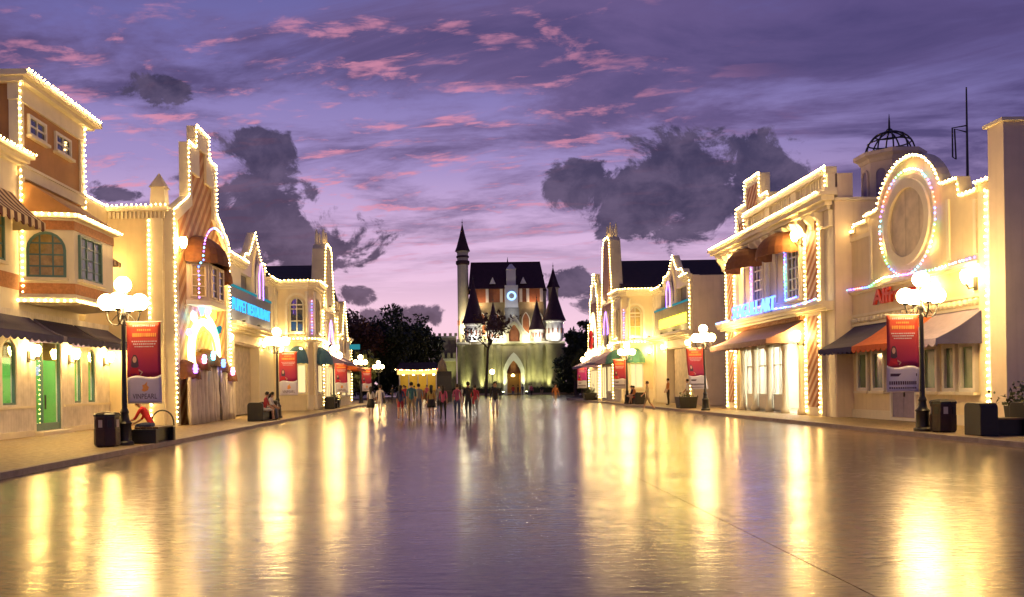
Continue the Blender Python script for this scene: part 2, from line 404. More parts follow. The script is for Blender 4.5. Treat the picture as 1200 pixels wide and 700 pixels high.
def world_loc(o):
    v = Vector((0, 0, 0))
    while o is not None: v += o.location; o = o.parent
    return v
def smooth_angle(o, deg=40):
    me = o.data
    me.polygons.foreach_set('use_smooth', [True] * len(me.polygons)); me.set_sharp_from_angle(angle=R(deg))
def tag(o, label=None, cat=None, group=None, kind=None):
    if label: o['label'] = label
    if cat: o['category'] = cat
    if group: o['group'] = group
    if kind: o['kind'] = kind
    return o
def thing(name, loc, label, cat, group=None):
    o = bpy.data.objects.new(name, None); col.objects.link(o); o.location = loc; o.empty_display_size = .3
    return tag(o, label, cat, group)
def kids(o): return [c for c in list(col.objects) if c.parent is o]
def copy_tree(o, parent=None):
    ch = kids(o)
    c = o.copy(); col.objects.link(c)
    if parent is not None: c.parent = parent
    for k in ch: copy_tree(k, c)
    return c
class Fr:       # a facade's own frame: u along the wall, d out of it, z up
    def __init__(s, o, U, D): s.o = Vector(o); s.U = Vector(U).normalized(); s.D = Vector(D).normalized()
    def p(s, u, d, z): return s.o + s.U * u + s.D * d + Vector((0, 0, z))
def LF(X, Y=0): return Fr((X, Y, 0), (0, 1, 0), (1, 0, 0))       # left row, looks to +X
def RF(X, Y=0): return Fr((X, Y, 0), (0, 1, 0), (-1, 0, 0))      # right row, looks to -X
def CF(X, Y): return Fr((X, Y, 0), (1, 0, 0), (0, -1, 0))        # looks down the street
def fbox(mb, fr, u0, u1, d0, d1, z0, z1, mi=0):
    mb.hexa([fr.p(u0, d0, z0), fr.p(u1, d0, z0), fr.p(u1, d1, z0), fr.p(u0, d1, z0), fr.p(u0, d0, z1), fr.p(u1, d0, z1), fr.p(u1, d1, z1), fr.p(u0, d1, z1)], mi)
def fprism(mb, fr, poly, d0, d1, mi=0):
    mb.prism([fr.p(u, d0, z) for u, z in poly], [fr.p(u, d1, z) for u, z in poly], mi)
def part(root, name, fr, boxes, m, **k):
    mb = MB()
    for b in boxes: fbox(mb, fr, *b)
    return mb.build(name, m, root, **k)
def ring_poly(mb, fr, outer, inner, d0, d1, mi=0):
    n = len(outer)
    for i in range(n):
        j = (i + 1) % n
        a, b, c, e = outer[i], outer[j], inner[j], inner[i]
        mb.hexa([fr.p(a[0], d0, a[1]), fr.p(b[0], d0, b[1]), fr.p(c[0], d0, c[1]), fr.p(e[0], d0, e[1]),
                 fr.p(a[0], d1, a[1]), fr.p(b[0], d1, b[1]), fr.p(c[0], d1, c[1]), fr.p(e[0], d1, e[1])], mi)
def arch_pts(u0, u1, z0, z1, kind='round', n=10):
    """outline of an opening, from bottom left round to bottom right"""
    w = (u1 - u0) / 2; c = (u0 + u1) / 2
    if kind == 'rect': return [(u0, z0), (u0, z1), (u1, z1), (u1, z0)]
    if kind == 'round':
        rise = min(w, (z1 - z0) * .5); zs = z1 - rise
        return [(u0, z0)] + [(c - w * math.cos(math.pi * i / n), zs + rise * math.sin(math.pi * i / n)) for i in range(n + 1)] + [(u1, z0)]
    zs = z1 - w * 1.7
    L = [(u0 + (c - u0) * (1 - math.cos(math.pi / 2 * i / (n // 2))) , zs + (z1 - zs) * math.sin(math.pi / 2 * i / (n // 2))) for i in range(n // 2 + 1)]
    # pointed: blend the quarter curve toward the apex
    L = [(u0 + (c - u0) * (t ** 1.35), zs + (z1 - zs) * (1 - (1 - t) ** 1.25)) for t in [i / (n // 2) for i in range(n // 2 + 1)]]
    return [(u0, z0)] + L + [(2 * c - u, z) for u, z in reversed(L[:-1])] + [(u1, z0)]
def inset(pts, t):
    us = [p[0] for p in pts]; zs = [p[1] for p in pts]; c = (min(us) + max(us)) / 2; m = (min(zs) + max(zs)) / 2
    w = (max(us) - min(us)) / 2; h = (max(zs) - min(zs)) / 2
    return [(c + (u - c) * (w - t) / w, m + (z - m) * (h - t) / h) for u, z in pts]
def window(root, fr, u0, u1, z0, z1, kind='rect', nx=2, nz=2, frame='white_frame', pane='glass_dark', w=.09, d0=0.0, proud=.09, sill=True, name='window'):
    o = arch_pts(u0, u1, z0, z1, kind); i = inset(o, w)
    mb = MB(); ring_poly(mb, fr, o, i, d0 - .02, d0 + proud)
    win = mb.build(name, frame, root)
    mb = MB(); fprism(mb, fr, i, d0 + .008, d0 + .022)
    mb.build('pane', pane, win)
    mb = MB(); b = w * .32
    for k in range(1, nx):
        u = u0 + (u1 - u0) * k / nx; zt = z1 - w
        if kind != 'rect':
            t = abs((u - (u0 + u1) / 2) / ((u1 - u0) / 2)); rise = min((u1 - u0) / 2, (z1 - z0) * .5)
            zt = z1 - w - (rise * (1 - math.sqrt(max(0, 1 - t * t))) if kind == 'round' else (u1 - u0) * .85 * t)
        fbox(mb, fr, u - b, u + b, d0 + .022, d0 + proud * .62, z0 + w, zt)
    for k in range(1, nz):
        z = z0 + (z1 - z0) * k / nz; fbox(mb, fr, u0 + w, u1 - w, d0 + .022, d0 + proud * .55, z - b, z + b)
    if nx > 1 or nz > 1: mb.build('glazing_bar', frame, win)
    if sill: part(win, 'sill', fr, [(u0 - .08, u1 + .08, d0 - .01, d0 + proud + .10, z0 - .10, z0 - .002)], 'trim')
    return win
def bulbs(root, paths, spacing=.16, r=.04, mats='bulb', fr=None, name='light_string', off=.0):
    mb = MB(); ms = mats if isinstance(mats, (list, tuple)) else [mats]; k = 0
    for path in paths:
        P = [fr.p(*q) if fr else Vector(q) for q in path]
        acc = 0.0
        for a, b in zip(P[:-1], P[1:]):
            L = (b - a).length
            t = acc
            while t < L:
                q = a + (b - a) * (t / L) + Vector((random.uniform(-.012, .012), random.uniform(-.012, .012), random.uniform(-.012, .012)))
                mb.octa(q, r * random.uniform(.88, 1.12), (k * 7 + k // 3) % len(ms)); k += 1; t += spacing
            acc = t - L
    return mb.build(name, ms, root, kind='stuff', recalc=False)
def text_mesh(root, s, fr, u, z, size, m, d=0.05, depth=.02, flip=False, name='sign_lettering', shear=0.0, width=None, align='LEFT', bold=0.0):
    """lettering in a facade frame; flip when reading runs against u"""
    cu = bpy.data.curves.new('t', 'FONT'); cu.body = s; cu.size = size; cu.extrude = depth; cu.shear = shear; cu.align_x = align; cu.offset = bold; cu.resolution_u = 2
    to = bpy.data.objects.new('t', cu); col.objects.link(to)
    me = to.to_mesh(); vs = [v.co.copy() for v in me.vertices]; fs = [tuple(p.vertices) for p in me.polygons]
    to.to_mesh_clear(); bpy.data.objects.remove(to); bpy.data.curves.remove(cu)
    if not vs: return None
    k = 1.0
    if width:
        w = max(v.x for v in vs) - min(v.x for v in vs); k = width / w
    sg = -1 if flip else 1
    mb = MB(); mb.add([fr.p(u + sg * v.x * k, d + v.z, z + v.y) for v in vs], fs)
    return mb.build(name, m, root, kind='stuff')
def awning(root, fr, u0, u1, d0, z0, d1, z1, m, val=.22, scal=.34, name='awning', hips=False, spread=0.0):
    """sloping cloth awning with side cheeks and a scalloped valance; m may be a list of (material, u-start)"""
    segs = m if isinstance(m, list) else [(m, u0)]
    ms = [q[0] for q in segs]; starts = [q[1] for q in segs] + [u1]
    mb = MB()
    for i in range(len(segs)):
        a, b = starts[i], starts[i + 1]
        def fx(u): return (u0 + u1) / 2 + (u - (u0 + u1) / 2) * (1 + spread)
        nu = max(2, int((b - a) / .5))
        for j in range(nu):
            ua, ub = a + (b - a) * j / nu, a + (b - a) * (j + 1) / nu
            prev = None
            for t in range(5):
                f = t / 4; sag = -.07 * math.sin(math.pi * f)
                w = lambda u: u + (fx(u) - u) * f
                cur = (fr.p(w(ua), d0 + (d1 - d0) * f, z0 + (z1 - z0) * f + sag), fr.p(w(ub), d0 + (d1 - d0) * f, z0 + (z1 - z0) * f + sag))
                if prev: mb.add([prev[0], prev[1], cur[1], cur[0]], [(0, 1, 2, 3)], i)
                prev = cur
        n = max(1, round((b - a) / scal))
        for k in range(n):
            a1 = a + (b - a) * k / n; w1 = (b - a) / n; P = [fr.p(fx(a1), d1, z1), fr.p(fx(a1 + w1), d1, z1)]
            low = [fr.p(fx(a1 + w1 * (1 - q / 6)), d1 + .01, z1 - val * (.62 + .38 * math.sin(math.pi * q / 6))) for q in range(7)]
            mb.add(P + low, [tuple(range(9))], i)
    for u in (u0, u1):
        i = 0 if u == u0 else len(segs) - 1
        e = fx(u)
        mb.add([fr.p(u, d0, z0), fr.p(u + (e - u) * .5, (d0 + d1) / 2, (z0 + z1) / 2 - .07), fr.p(e, d1, z1), fr.p(e, d1, z1 - val * .7), fr.p(u, d0, z1 - val * .7)], [(0, 1, 2, 3, 4)], i)
    o = mb.build(name, ms, root, solid=.025)
    part(o, 'front_rail', fr, [(fx(u0) + .03, fx(u1) - .03, d1 - .05, d1 - .015, z1 - .03, z1 + .0)], 'black_iron')
    return o
def dome_awning(root, fr, u0, u1, z0, z1, proj, m, name='dome_awning', val=.10):
    mb = MB(); c = (u0 + u1) / 2; w = (u1 - u0) / 2; na, nb = 12, 6
    for j in range(nb + 1):
        th = math.pi / 2 * j / nb
        for i in range(na + 1):
            ph = math.pi * i / na
            mb.v.append(tuple(fr.p(c - w * math.cos(ph) * math.cos(th), proj * math.sin(ph) * math.cos(th) + .01, z0 + (z1 - z0) * math.sin(th))))
    for j in range(nb):
        for i in range(na):
            a = j * (na + 1) + i; mb.f.append((a, a + 1, a + na + 2, a + na + 1)); mb.m.append(0)
    k = len(mb.v)
    for i in range(na + 1):
        ph = math.pi * i / na
        mb.v.append(tuple(fr.p(c - w * math.cos(ph), proj * math.sin(ph) + .012, z0 - val * (1 if i % 2 else .55))))
    for i in range(na): mb.f.append((i, i + 1, k + i + 1, k + i)); mb.m.append(0)
    return mb.build(name, m, root, solid=.03)
def cornice(root, fr, u0, u1, z, d=.0, steps=((.10, .10), (.20, .12), (.32, .12)), m='trim', name='cornice', ends=.0):
    mb = MB(); zz = z
    for k, (p_, h) in enumerate(steps):
        fbox(mb, fr, u0 - p_ * ends, u1 + p_ * ends, d - .02, d + p_, zz, zz + h - .003); zz += h
    return mb.build(name, m, root)
def point_light(name, loc, power, color=WARM, radius=.1, parent=None):
    l = bpy.data.lights.new(name, 'POINT'); l.energy = power; l.color = color; l.shadow_soft_size = radius
    o = bpy.data.objects.new(name, l); col.objects.link(o)
    o.location = Vector(loc) - (world_loc(parent) if parent is not None else Vector((0, 0, 0)))
    if parent is not None: o.parent = parent
    return o
def sconce(root, fr, u, d, z, power=60, s=1.0):
    """wall lantern: back plate, bracket and a glowing glass body"""
    mb = MB(); fbox(mb, fr, u - .06 * s, u + .06 * s, d - .01, d + .03, z - .28 * s, z + .02 * s)
    mb.tube([fr.p(u, d + .02, z - .2 * s), fr.p(u, d + .16 * s, z - .24 * s), fr.p(u, d + .22 * s, z - .12 * s)], .018 * s, 6)
    b = mb.build('sconce', 'black_iron', root)
    mb = MB(); mb.lathe(fr.p(u, d + .22 * s, z - .12 * s), [(.05 * s, 0), (.10 * s, .10 * s), (.12 * s, .22 * s), (.07 * s, .30 * s)], 10)
    mb.build('glass_shade', 'sconce_glow', b, smooth=True)
    return b

# ------------------------------------------------------------------ ground
mb = MB(); mb.add([(-1500, -200, -.35), (1500, -200, -.35), (1500, 2500, -.35), (-1500, 2500, -.35)], [(0, 1, 2, 3)])
tag(mb.build('ground', 'pavement', recalc=False), kind='structure')
street = bpy.data.objects.new('street', None); col.objects.link(street); street['kind'] = 'structure'
mb = MB(); mb.box(-14, 20, -12, 158, -.30, -.012); mb.build('joint_bed', 'joint_dark', street)
xs = [-13.6, 3.1, 19.6]
ys = [-12, 11.0, 32, 54, 79, 108, 141, 157.6]
for j in range(len(ys) - 1):
    for i in range(len(xs) - 1):
        g = .008
        h = random.uniform(-.0015, .0015)
        mb = MB(); mb.box(xs[i] + g, xs[i + 1] - g, ys[j] + g, ys[j + 1] - g, -.2, h); mb.build('slab', 'street_stone', street)
def strip(name, xa, xb, pts, z, z0, m):     # a pavement that follows the kerb line
    mb = MB()
    for (y0, k0), (y1, k1) in zip(pts[:-1], pts[1:]):
        a0, b0, a1, b1 = (xa, k0, xa, k1) if xb is None else (k0, xb, k1, xb)
        mb.hexa([(a0, y0, z0), (b0, y0, z0), (b1, y1, z0), (a1, y1, z0), (a0, y0, z), (b0, y0, z), (b1, y1, z), (a1, y1, z)])
    return tag(mb.build(name, m), kind='structure')
KL = [(-10, -8.4), (14, -8.36), (30, -8.25), (50, -8.0), (72, -7.7), (98, -7.5)]
KR = [(-10, 13.25), (20, 13.05), (31, 12.9), (50, 12.75), (70, 12.5), (94, 12.3)]
pl_ = strip('pavement', -40, None, [(y, x - .20) for y, x in KL], .12, -.3, 'pavement')
pr_ = strip('pavement', None, 45, [(y, x + .20) for y, x in KR], .12, -.3, 'pavement')
def kerbs(parent, line, sg):
    def at(y):
        for (a, p), (b, q) in zip(line[:-1], line[1:]):
            if a <= y <= b: return p + (q - p) * (y - a) / (b - a)
    y = -9.9
    while y < line[-1][0] - 1.2:
        y2 = y + 1.2; a, b = at(y), at(min(y2, line[-1][0]))
        mb = MB(); t = random.uniform(-.002, .002)
        mb.hexa([(a - sg * 0, y + .006, -.25), (a + sg * .195, y + .006, -.25), (b + sg * .195, y2 - .006, -.25), (b, y2 - .006, -.25),
                 (a + sg * .02, y + .006, .128 + t), (a + sg * .195, y + .006, .128 + t), (b + sg * .195, y2 - .006, .128 + t), (b + sg * .02, y2 - .006, .128 + t)])
        mb.build('kerb_stone', 'kerb_stone', parent); y = y2
kerbs(pl_, KL, -1); kerbs(pr_, KR, 1)

# clear shop glass
m = bpy.data.materials.new('shop_glass'); m.use_nodes = True; t_ = m.node_tree; t_.nodes.clear()
o_ = t_.nodes.new('ShaderNodeOutputMaterial'); mx_ = t_.nodes.new('ShaderNodeMixShader'); fr_ = t_.nodes.new('ShaderNodeMath'); fr_.operation = 'MULTIPLY_ADD'; lw_ = t_.nodes.new('ShaderNodeLayerWeight'); lw_.inputs[0].default_value = .25; t_.links.new(lw_.outputs['Facing'], fr_.inputs[0]); fr_.inputs[1].default_value = .22; fr_.inputs[2].default_value = .02
tr_ = t_.nodes.new('ShaderNodeBsdfTransparent'); tr_.inputs[0].default_value = (.92, .95, .93, 1); gl_ = t_.nodes.new('ShaderNodeBsdfGlossy'); gl_.inputs['Roughness'].default_value = .03
t_.links.new(fr_.outputs[0], mx_.inputs[0]); t_.links.new(tr_.outputs[0], mx_.inputs[1]); t_.links.new(gl_.outputs[0], mx_.inputs[2]); t_.links.new(mx_.outputs[0], o_.inputs[0])
MATS['shop_glass'] = m

def wall_holes(root, name, fr, u0, u1, z0, z1, holes, m, t=.22, d=0.0):
    us = sorted({u0, u1, *[h[0] for h in holes], *[h[1] for h in holes]})
    mb = MB()
    for a, b in zip(us[:-1], us[1:]):
        hs = sorted([(h[2], h[3]) for h in holes if h[0] <= a + 1e-6 and h[1] >= b - 1e-6]); z = z0
        for ha, hb in hs:
            if ha > z + 1e-6: fbox(mb, fr, a, b, d - t, d, z, ha)
            z = max(z, hb)
        if z < z1 - 1e-6: fbox(mb, fr, a, b, d - t, d, z, z1)
    return mb.build(name, m, root)
def room(root, fr, u0, u1, z0, z1, depth, wall_m, floor_m='floor_tile', lamps=(), power=60, top_m=None, lamp_m='shop_lamp'):
    mb = MB(); T = .05
    fbox(mb, fr, u0, u1, -depth - T, -depth, z0, z1); fbox(mb, fr, u0 - T, u0, -depth, -.23, z0, z1); fbox(mb, fr, u1, u1 + T, -depth, -.23, z0, z1)
    w = mb.build('interior_wall', wall_m, root)
    part(w, 'interior_floor', fr, [(u0, u1, -depth, -.23, z0 - T, z0)], floor_m)
    part(w, 'interior_ceiling', fr, [(u0, u1, -depth, -.23, z1, z1 + T)], top_m or 'interior_white')
    for u in lamps:
        mb = MB(); mb.lathe(fr.p(u, -depth * .5, z1 - .10), [(.28, .09), (.28, .03), (.2, 0)], 12); mb.build('ceiling_lamp', lamp_m, w)
    return w
def arch_infill(root, fr, u0, u1, z0, z1, m, d0=-.22, d1=0, n=12, name='arch_spandrel'):
    """fills the upper corners of a square opening so that it reads as an arch"""
    pts = arch_pts(u0, u1, z0, z1, 'round', n)[1:-1]; mb = MB(); h = len(pts) // 2
    fprism(mb, fr, [(u0, z1)] + [(u, z) for u, z in pts[:h + 1]], d0 + .004, d1 - .004)
    fprism(mb, fr, [(u1, z1)] + [(u, z) for u, z in reversed(pts[h:])], d0 + .004, d1 - .004)
    return mb.build(name, m, root)

# ------------------------------------------------------------------ left row, first house (navy awnings)
A = thing('corner_house', (-14.2, 27, 0), 'white and ochre house with bay window and navy scalloped awnings', 'building')
f = LF(-14.2)
holes = [(22.4, 23.3, 1.2, 3.3), (24.4, 25.3, 1.2, 3.3), (26.85, 27.75, 1.2, 3.3), (29.0, 30.9, .27, 3.4), (31.95, 32.6, 1.18, 3.25), (33.15, 33.85, 1.18, 3.25)]
wall_holes(A, 'ground_floor_wall', f, 19.0, 35.28, .1, 4.3, holes, 'board_white')
part(A, 'plinth', f, [(19.0, 28.9, 0, .05, .1, .32), (31.0, 35.28, 0, .05, .1, .32)], 'trim')
part(A, 'door_step', f, [(28.8, 31.1, -.2, .35, .12, .25)], 'trim')
part(A, 'dado_rail', f, [(19.0, 28.85, 0, .06, 1.06, 1.14), (31.05, 35.28, 0, .06, 1.06, 1.14)], 'trim')
for u0, u1, z0, z1 in holes:
    door = z0 < .5
    if not door: arch_infill(A, f, u0, u1, z0, z1, 'board_white')
    mb = MB(); i = arch_pts(u0, u1, z0, z1, 'rect' if door else 'round'); ring_poly(mb, f, i, inset(i, .07), -.14, -.05)
    w = mb.build('shop_door' if door else 'window', 'teal_frame', A)
    mb = MB(); fprism(mb, f, inset(i, .07), -.10, -.09); mb.build('pane', 'shop_glass', w)
    if door:
        part(w, 'door_stile', f, [(29.55, 29.63, -.13, -.06, .3, 3.35), (29.08, 30.82, -.13, -.062, .30, .52)], 'teal_frame')
        part(w, 'door_handle', f, [(29.68, 29.72, -.05, 0, 1.0, 1.5)], 'black_iron')
room(A, f, 21.5, 34.4, .25, 3.9, 3.2, 'interior_green', lamps=(23, 26.2, 29.4, 30.8, 33.4), top_m='interior_yellow')
part(A, 'interior_valance', f, [(21.6, 34.3, -.62, -.55, 2.75, 3.88)], 'interior_yellow')
mb = MB(); mb.lathe(f.p(30.35, -1.1, .27), [(.34, 0), (.34, .5), (.05, .55), (.05, .9), (.3, .95), (.36, 1.35), (.22, 1.7)], 14); mb.build('display_figure', 'shirt_red', A, smooth=True)
for a, b in ((19.6, 28.55), (28.85, 31.75), (31.95, 35.0)):
    awning(A, f, a, b, .02, 4.08, 1.15, 3.45, 'navy_cloth', .26, .42, spread=.0)
for u in (24.0, 28.45, 31.45, 34.6): sconce(A, f, u, .03, 2.95, s=1.25)
part(A, 'upper_wall', f, [(19.0, 28.0, -.25, -.02, 4.3, 9.1)], 'white_paint')
part(A, 'brick_course', f, [(19.0, 27.9, -.02, .03, 4.95, 5.45)], 'brick_band')
cornice(A, f, 19.0, 28.25, 9.05, .0, ((.12, .10), (.28, .12), (.45, .12)))
awning(A, f, 23.6, 27.6, .0, 8.05, 1.05, 7.05, 'awning_stripe', .3, .42)
window(A, f, 24.2, 27.0, 5.75, 7.4, 'rect', 3, 3, 'teal_frame', 'glass_curtain', d0=-.02)
mb = MB(); mb.box(-21, -14.45, 19.0, 32.9, 4.3, 9.2); mb.box(-21, -14.43, 32.9, 35.28, 4.3, 9.0); mb.build('body', 'white_paint', A)
part(A, 'rear_wall', f, [(32.92, 35.28, -.22, 0, 4.3, 9.15)], 'cream_paint')
part(A, 'tower_wall', f, [(28.0, 32.9, -.25, .0, 7.55, 11.2)], 'ochre_paint')
mb = MB(); mb.box(-20, -14.44, 28.02, 32.88, 9.2, 11.9); mb.build('tower_body', 'ochre_paint', A)
part(A, 'belt_course', f, [(28.0, 32.9, 0, .10, 8.70, 9.05), (28.0, 32.9, 0, .16, 9.053, 9.14)], 'trim')
for u_ in (27.95, 32.58):
    for za_, zb_ in ((7.55, 8.69), (9.143, 11.2)): part(A, 'corner_board', f, [(u_, u_ + .37, -.26, .06, za_, zb_)], 'trim')
part(A, 'frieze', f, [(27.9, 33.0, -.27, .09, 11.203, 11.75)], 'trim')
mb = MB(); fbox(mb, f, 27.75, 33.3, -6.2, .32, 11.753, 11.9); fbox(mb, f, 27.6, 33.55, -6.4, .52, 11.903, 12.08); mb.build('roof_cornice', 'trim', A)
for u in (28.62, 30.55): window(A, f, u, u + 1.25, 10.25, 10.95, 'rect', 2, 2, 'white_frame', 'glass_dark', .09)
# bay
P4 = [(-14.2, 28.0), (-12.6, 28.45), (-12.6, 31.7), (-14.2, 32.6)]
def prism_xy(mb, pts, z0, z1, mi=0): mb.prism([(x, y, z0) for x, y in pts], [(x, y, z1) for x, y in pts], mi)
def grow(pts, g):
    cx = -14.2; return [(x + (g if x > -14 else 0), y + (g * (-.8 if y < 30 else .8))) for x, y in pts]
mb = MB(); prism_xy(mb, P4, 4.72, 7.36); mb.build('bay_wall', 'white_paint', A)
mb = MB(); prism_xy(mb, grow(P4, .03), 4.85, 5.2); prism_xy(mb, grow(P4, .03), 6.98, 7.28); mb.build('bay_brick_course', 'brick_band', A)
mb = MB(); prism_xy(mb, grow(P4, .22), 7.363, 7.52); mb.build('bay_cornice', 'trim', A)
mb = MB(); prism_xy(mb, grow(P4, .12), 4.56, 4.717); mb.build('bay_sill', 'trim', A)
mb = MB(); a_ = grow(P4, .16); mb.prism([(x, y, 7.523) for x, y in a_], [(-14.19, 28.2, 8.55), (-14.0, 28.3, 8.55), (-14.0, 32.2, 8.55), (-14.19, 32.4, 8.55)]); mb.build('bay_roof', 'ochre_paint', A)
fb = Fr((-14.2, 28.0, 0), (1.6, .45, 0), (.45, -1.6, 0))
window(A, fb, .22, 1.42, 5.38, 6.9, 'round', 3, 4, 'teal_frame', 'glass_curtain', .08)
fb2 = LF(-12.6)
window(A, fb2, 28.75, 30.55, 5.38, 6.88, 'rect', 3, 4, 'teal_frame', 'glass_green', .08)
awning(A, f, 32.95, 34.1, .01, 7.5, .95, 6.7, 'awning_stripe', .2, .3)
sconce(A, f, 34.35, .02, 6.6)
bulbs(A, [[(27.7, .56, 12.1), (33.5, .56, 12.1)], [(28.0, .10, 11.9), (28.0, .10, 4.7)], [(32.92, .10, 11.7), (32.92, .10, 7.6)], [(19.2, .5, 9.42), (28.3, .5, 9.42)], [(33.0, .03, 9.22), (35.2, .03, 9.22)]],  .2, .034, fr=f)
e1 = grow(P4, .27); e0 = grow(P4, .16)
bulbs(A, [[(*q, 7.46) for q in e1], [(*q, 4.62) for q in e0]],  .2, .034)

# ------------------------------------------------------------------ left row, striped tower house
B = thing('striped_tower_house', (-11.5, 39.6, 0), 'cream house with stepped orange-striped tower front and glowing arch sign', 'building')
f = LF(-11.5, 39.6); c_ = CF(-11.5, 35.3)
mb = MB(); mb.box(-19, -11.92, 35.32, 43.85, .1, 8.9); mb.build('body', 'cream_paint', B)
part(B, 'side_wall', c_, [(-2.70, -.405, 0, .10, .1, 9.0)], 'cream_paint')
part(B, 'wall_coping', c_, [(-2.70, -.2, -.3, .22, 9.003, 9.2)], 'trim')
part(B, 'corner_pilaster', c_, [(-1.05, -.42, .10, .22, .1, 8.7)], 'trim')
cb = MB()
for i in range(14): fbox(cb, c_, -2.6 + i * .17, -2.52 + i * .17, .102, .19, 8.70, 8.98)
cb.build('dentil_row', 'trim', B, kind='stuff')
mb = MB(); mb.prism([(-12.6, 35.6, 9.2), (-11.95, 35.6, 9.2), (-11.95, 36.2, 9.2), (-12.6, 36.2, 9.2)], [(-12.55, 35.65, 10.1), (-12.0, 35.65, 10.1), (-12.0, 36.15, 10.1), (-12.55, 36.15, 10.1)])
mb.prism([(-12.62, 35.58, 10.1), (-11.93, 35.58, 10.1), (-11.93, 36.22, 10.1), (-12.62, 36.22, 10.1)], [(-12.3, 35.88, 10.72), (-12.25, 35.88, 10.72), (-12.25, 35.92, 10.72), (-12.3, 35.92, 10.72)]); mb.build('obelisk', 'trim', B)
outer = [(-4.3, .1), (-4.3, 9.05), (-2.2, 10.1), (-2.2, 12.5), (-1.05, 12.5), (-1.05, 13.55), (1.05, 13.55), (1.05, 12.5), (2.2, 12.5), (2.2, 10.1), (4.3, 9.05), (4.3, .1)]
inner = [(-3.75, .1), (-3.75, 8.75), (-1.7, 9.8), (-1.7, 11.3), (-.55, 11.3), (-.55, 12.65), (.55, 12.65), (.55, 11.3), (1.7, 11.3), (1.7, 9.8), (3.75, 8.75), (3.75, .1)]
mb = MB()
for i in range(11):
    a, b, c, e = outer[i], outer[i + 1], inner[i + 1], inner[i]
    mb.prism([f.p(q[0], -.42, q[1]) for q in (a, b, c, e)], [f.p(q[0], 0, q[1]) for q in (a, b, c, e)])
mb.build('tower_frame', 'trim', B)
mb = MB(); fprism(mb, f, [(u * 1.003, z + (.003 if z > 1 else 0)) for u, z in inner], -.40, -.13); mb.build('striped_panel', 'stripe_left', B)
ob = [(u + (.0), .03, z + .04) for u, z in outer[1:11]]
bulbs(B, [[(-4.3, .05, .3)] + ob + [(4.3, .05, .3)]],  .2, .034, fr=f)
bulbs(B, [[(-2.65, .25, 9.24), (-.2, .25, 9.24)], [(-.95, .25, .4), (-.95, .25, 8.75)]],  .2, .034, fr=c_)
# window bay under a brown dome
bp = [(-2.3, 0), (-1.6, .8), (.9, .8), (1.5, 0)]
mb = MB(); mb.prism([f.p(u, d - .13, 5.55) for u, d in bp], [f.p(u, d - .13, 7.25) for u, d in bp]); mb.build('bay_wall', 'pink_paint', B)
mb = MB(); mb.prism([f.p(u * 1.06, d * 1.1 - .12, 5.35) for u, d in bp], [f.p(u * 1.06, d * 1.1 - .12, 5.547) for u, d in bp]); mb.build('bay_ledge', 'trim', B)
fz = Fr(f.p(0, .67, 0), f.U, f.D)
for u in (-1.4, -.35): window(B, fz, u, u + .85, 5.7, 7.15, 'rect', 1, 4, 'pink_paint', 'glass_dark', .08, sill=False)
fc = Fr(f.p(-2.3, -.13, 0), (f.p(-1.6, .67, 0) - f.p(-2.3, -.13, 0)), (.66, -.75, 0))
window(B, fc, .18, .90, 5.7, 7.15, 'rect', 2, 3, 'pink_paint', 'glass_curtain', .07, sill=False)
dome_awning(B, Fr(f.p(0, -.13, 0), f.U, f.D), -2.5, 1.35, 7.28, 8.6, 1.35, 'brown_cloth')
dome_awning(B, Fr(f.p(0, -.13, 0), f.U, f.D), 1.5, 3.1, 6.9, 7.8, .8, 'brown_cloth')
for u in (-3.75, 3.1): sconce(B, f, u, -.12, 7.75, s=1.5)
arch_ = [(-2.75, .55, 5.6), (-2.75, .55, 7.0)] + [(-.5 - 2.25 * math.cos(math.pi * t / 12), .75, 7.2 + 1.75 * math.sin(math.pi * t / 12)) for t in range(9)]
bulbs(B, [arch_], .19, .045, ['bulb_violet', 'bulb_blue', 'bulb_pink', 'bulb_cyan', 'bulb_violet'], f, 'coloured_light_string')
# glowing arch sign with leaves
def arc(cu, cz, ru, rz, a0, a1, n, d): return [f.p(cu + ru * math.cos(R(a0 + (a1 - a0) * i / n)), d, cz + rz * math.sin(R(a0 + (a1 - a0) * i / n))) for i in range(n + 1)]
mb = MB(); mb.tube(arc(-.5, 3.25, 2.0, 1.45, 205, -25, 22, .10), .17, 8, 0); sg = mb.build('arch_sign', 'neon_white', B, smooth=True)
mb = MB(); mb.tube(arc(-.5, 3.25, 2.33, 1.78, 75, -10, 16, .12), .09, 6); mb.build('sign_tube', 'bulb_green', sg)
mb = MB(); mb.tube(arc(-.5, 3.25, 1.66, 1.12, 185, 10, 16, .12), .06, 6); mb.build('sign_tube', 'neon_yellow', sg)
for ang, mm, L in ((60, 'neon_yellow', .75), (100, 'bulb_blue', .8), (130, 'bulb_cyan', .6), (35, 'neon_teal', .8), (155, 'bulb_violet', .5), (80, 'bulb_violet', .6)):
    a = R(ang); mb = MB(); c0 = f.p(-.5 + 2.3 * math.cos(a), .12, 3.25 + 1.75 * math.sin(a)); c1 = f.p(-.5 + (2.3 + L) * math.cos(a), .16, 3.25 + (1.75 + L) * math.sin(a))
    mb.tube([c0, c0.lerp(c1, .4), c0.lerp(c1, .75), c1], [.05, .16, .12, .02], 8); mb.build('sign_leaf', mm, sg, smooth=True)
for u, z, mm in ((-3.4, 2.5, 'bulb_violet'), (-2.1, 2.95, 'bulb_pink'), (-.7, 3.15, 'bulb_cyan'), (1.0, 2.85, 'bulb_blue'), (2.7, 2.5, 'bulb_pink')):
    mb = MB()
    for k in range(6):
        a = k * math.pi / 3; mb.ball(f.p(u + .14 * math.cos(a), .55, z + .14 * math.sin(a)), .08, 6, 4)
    mb.build('flower_lamp', mm, B)
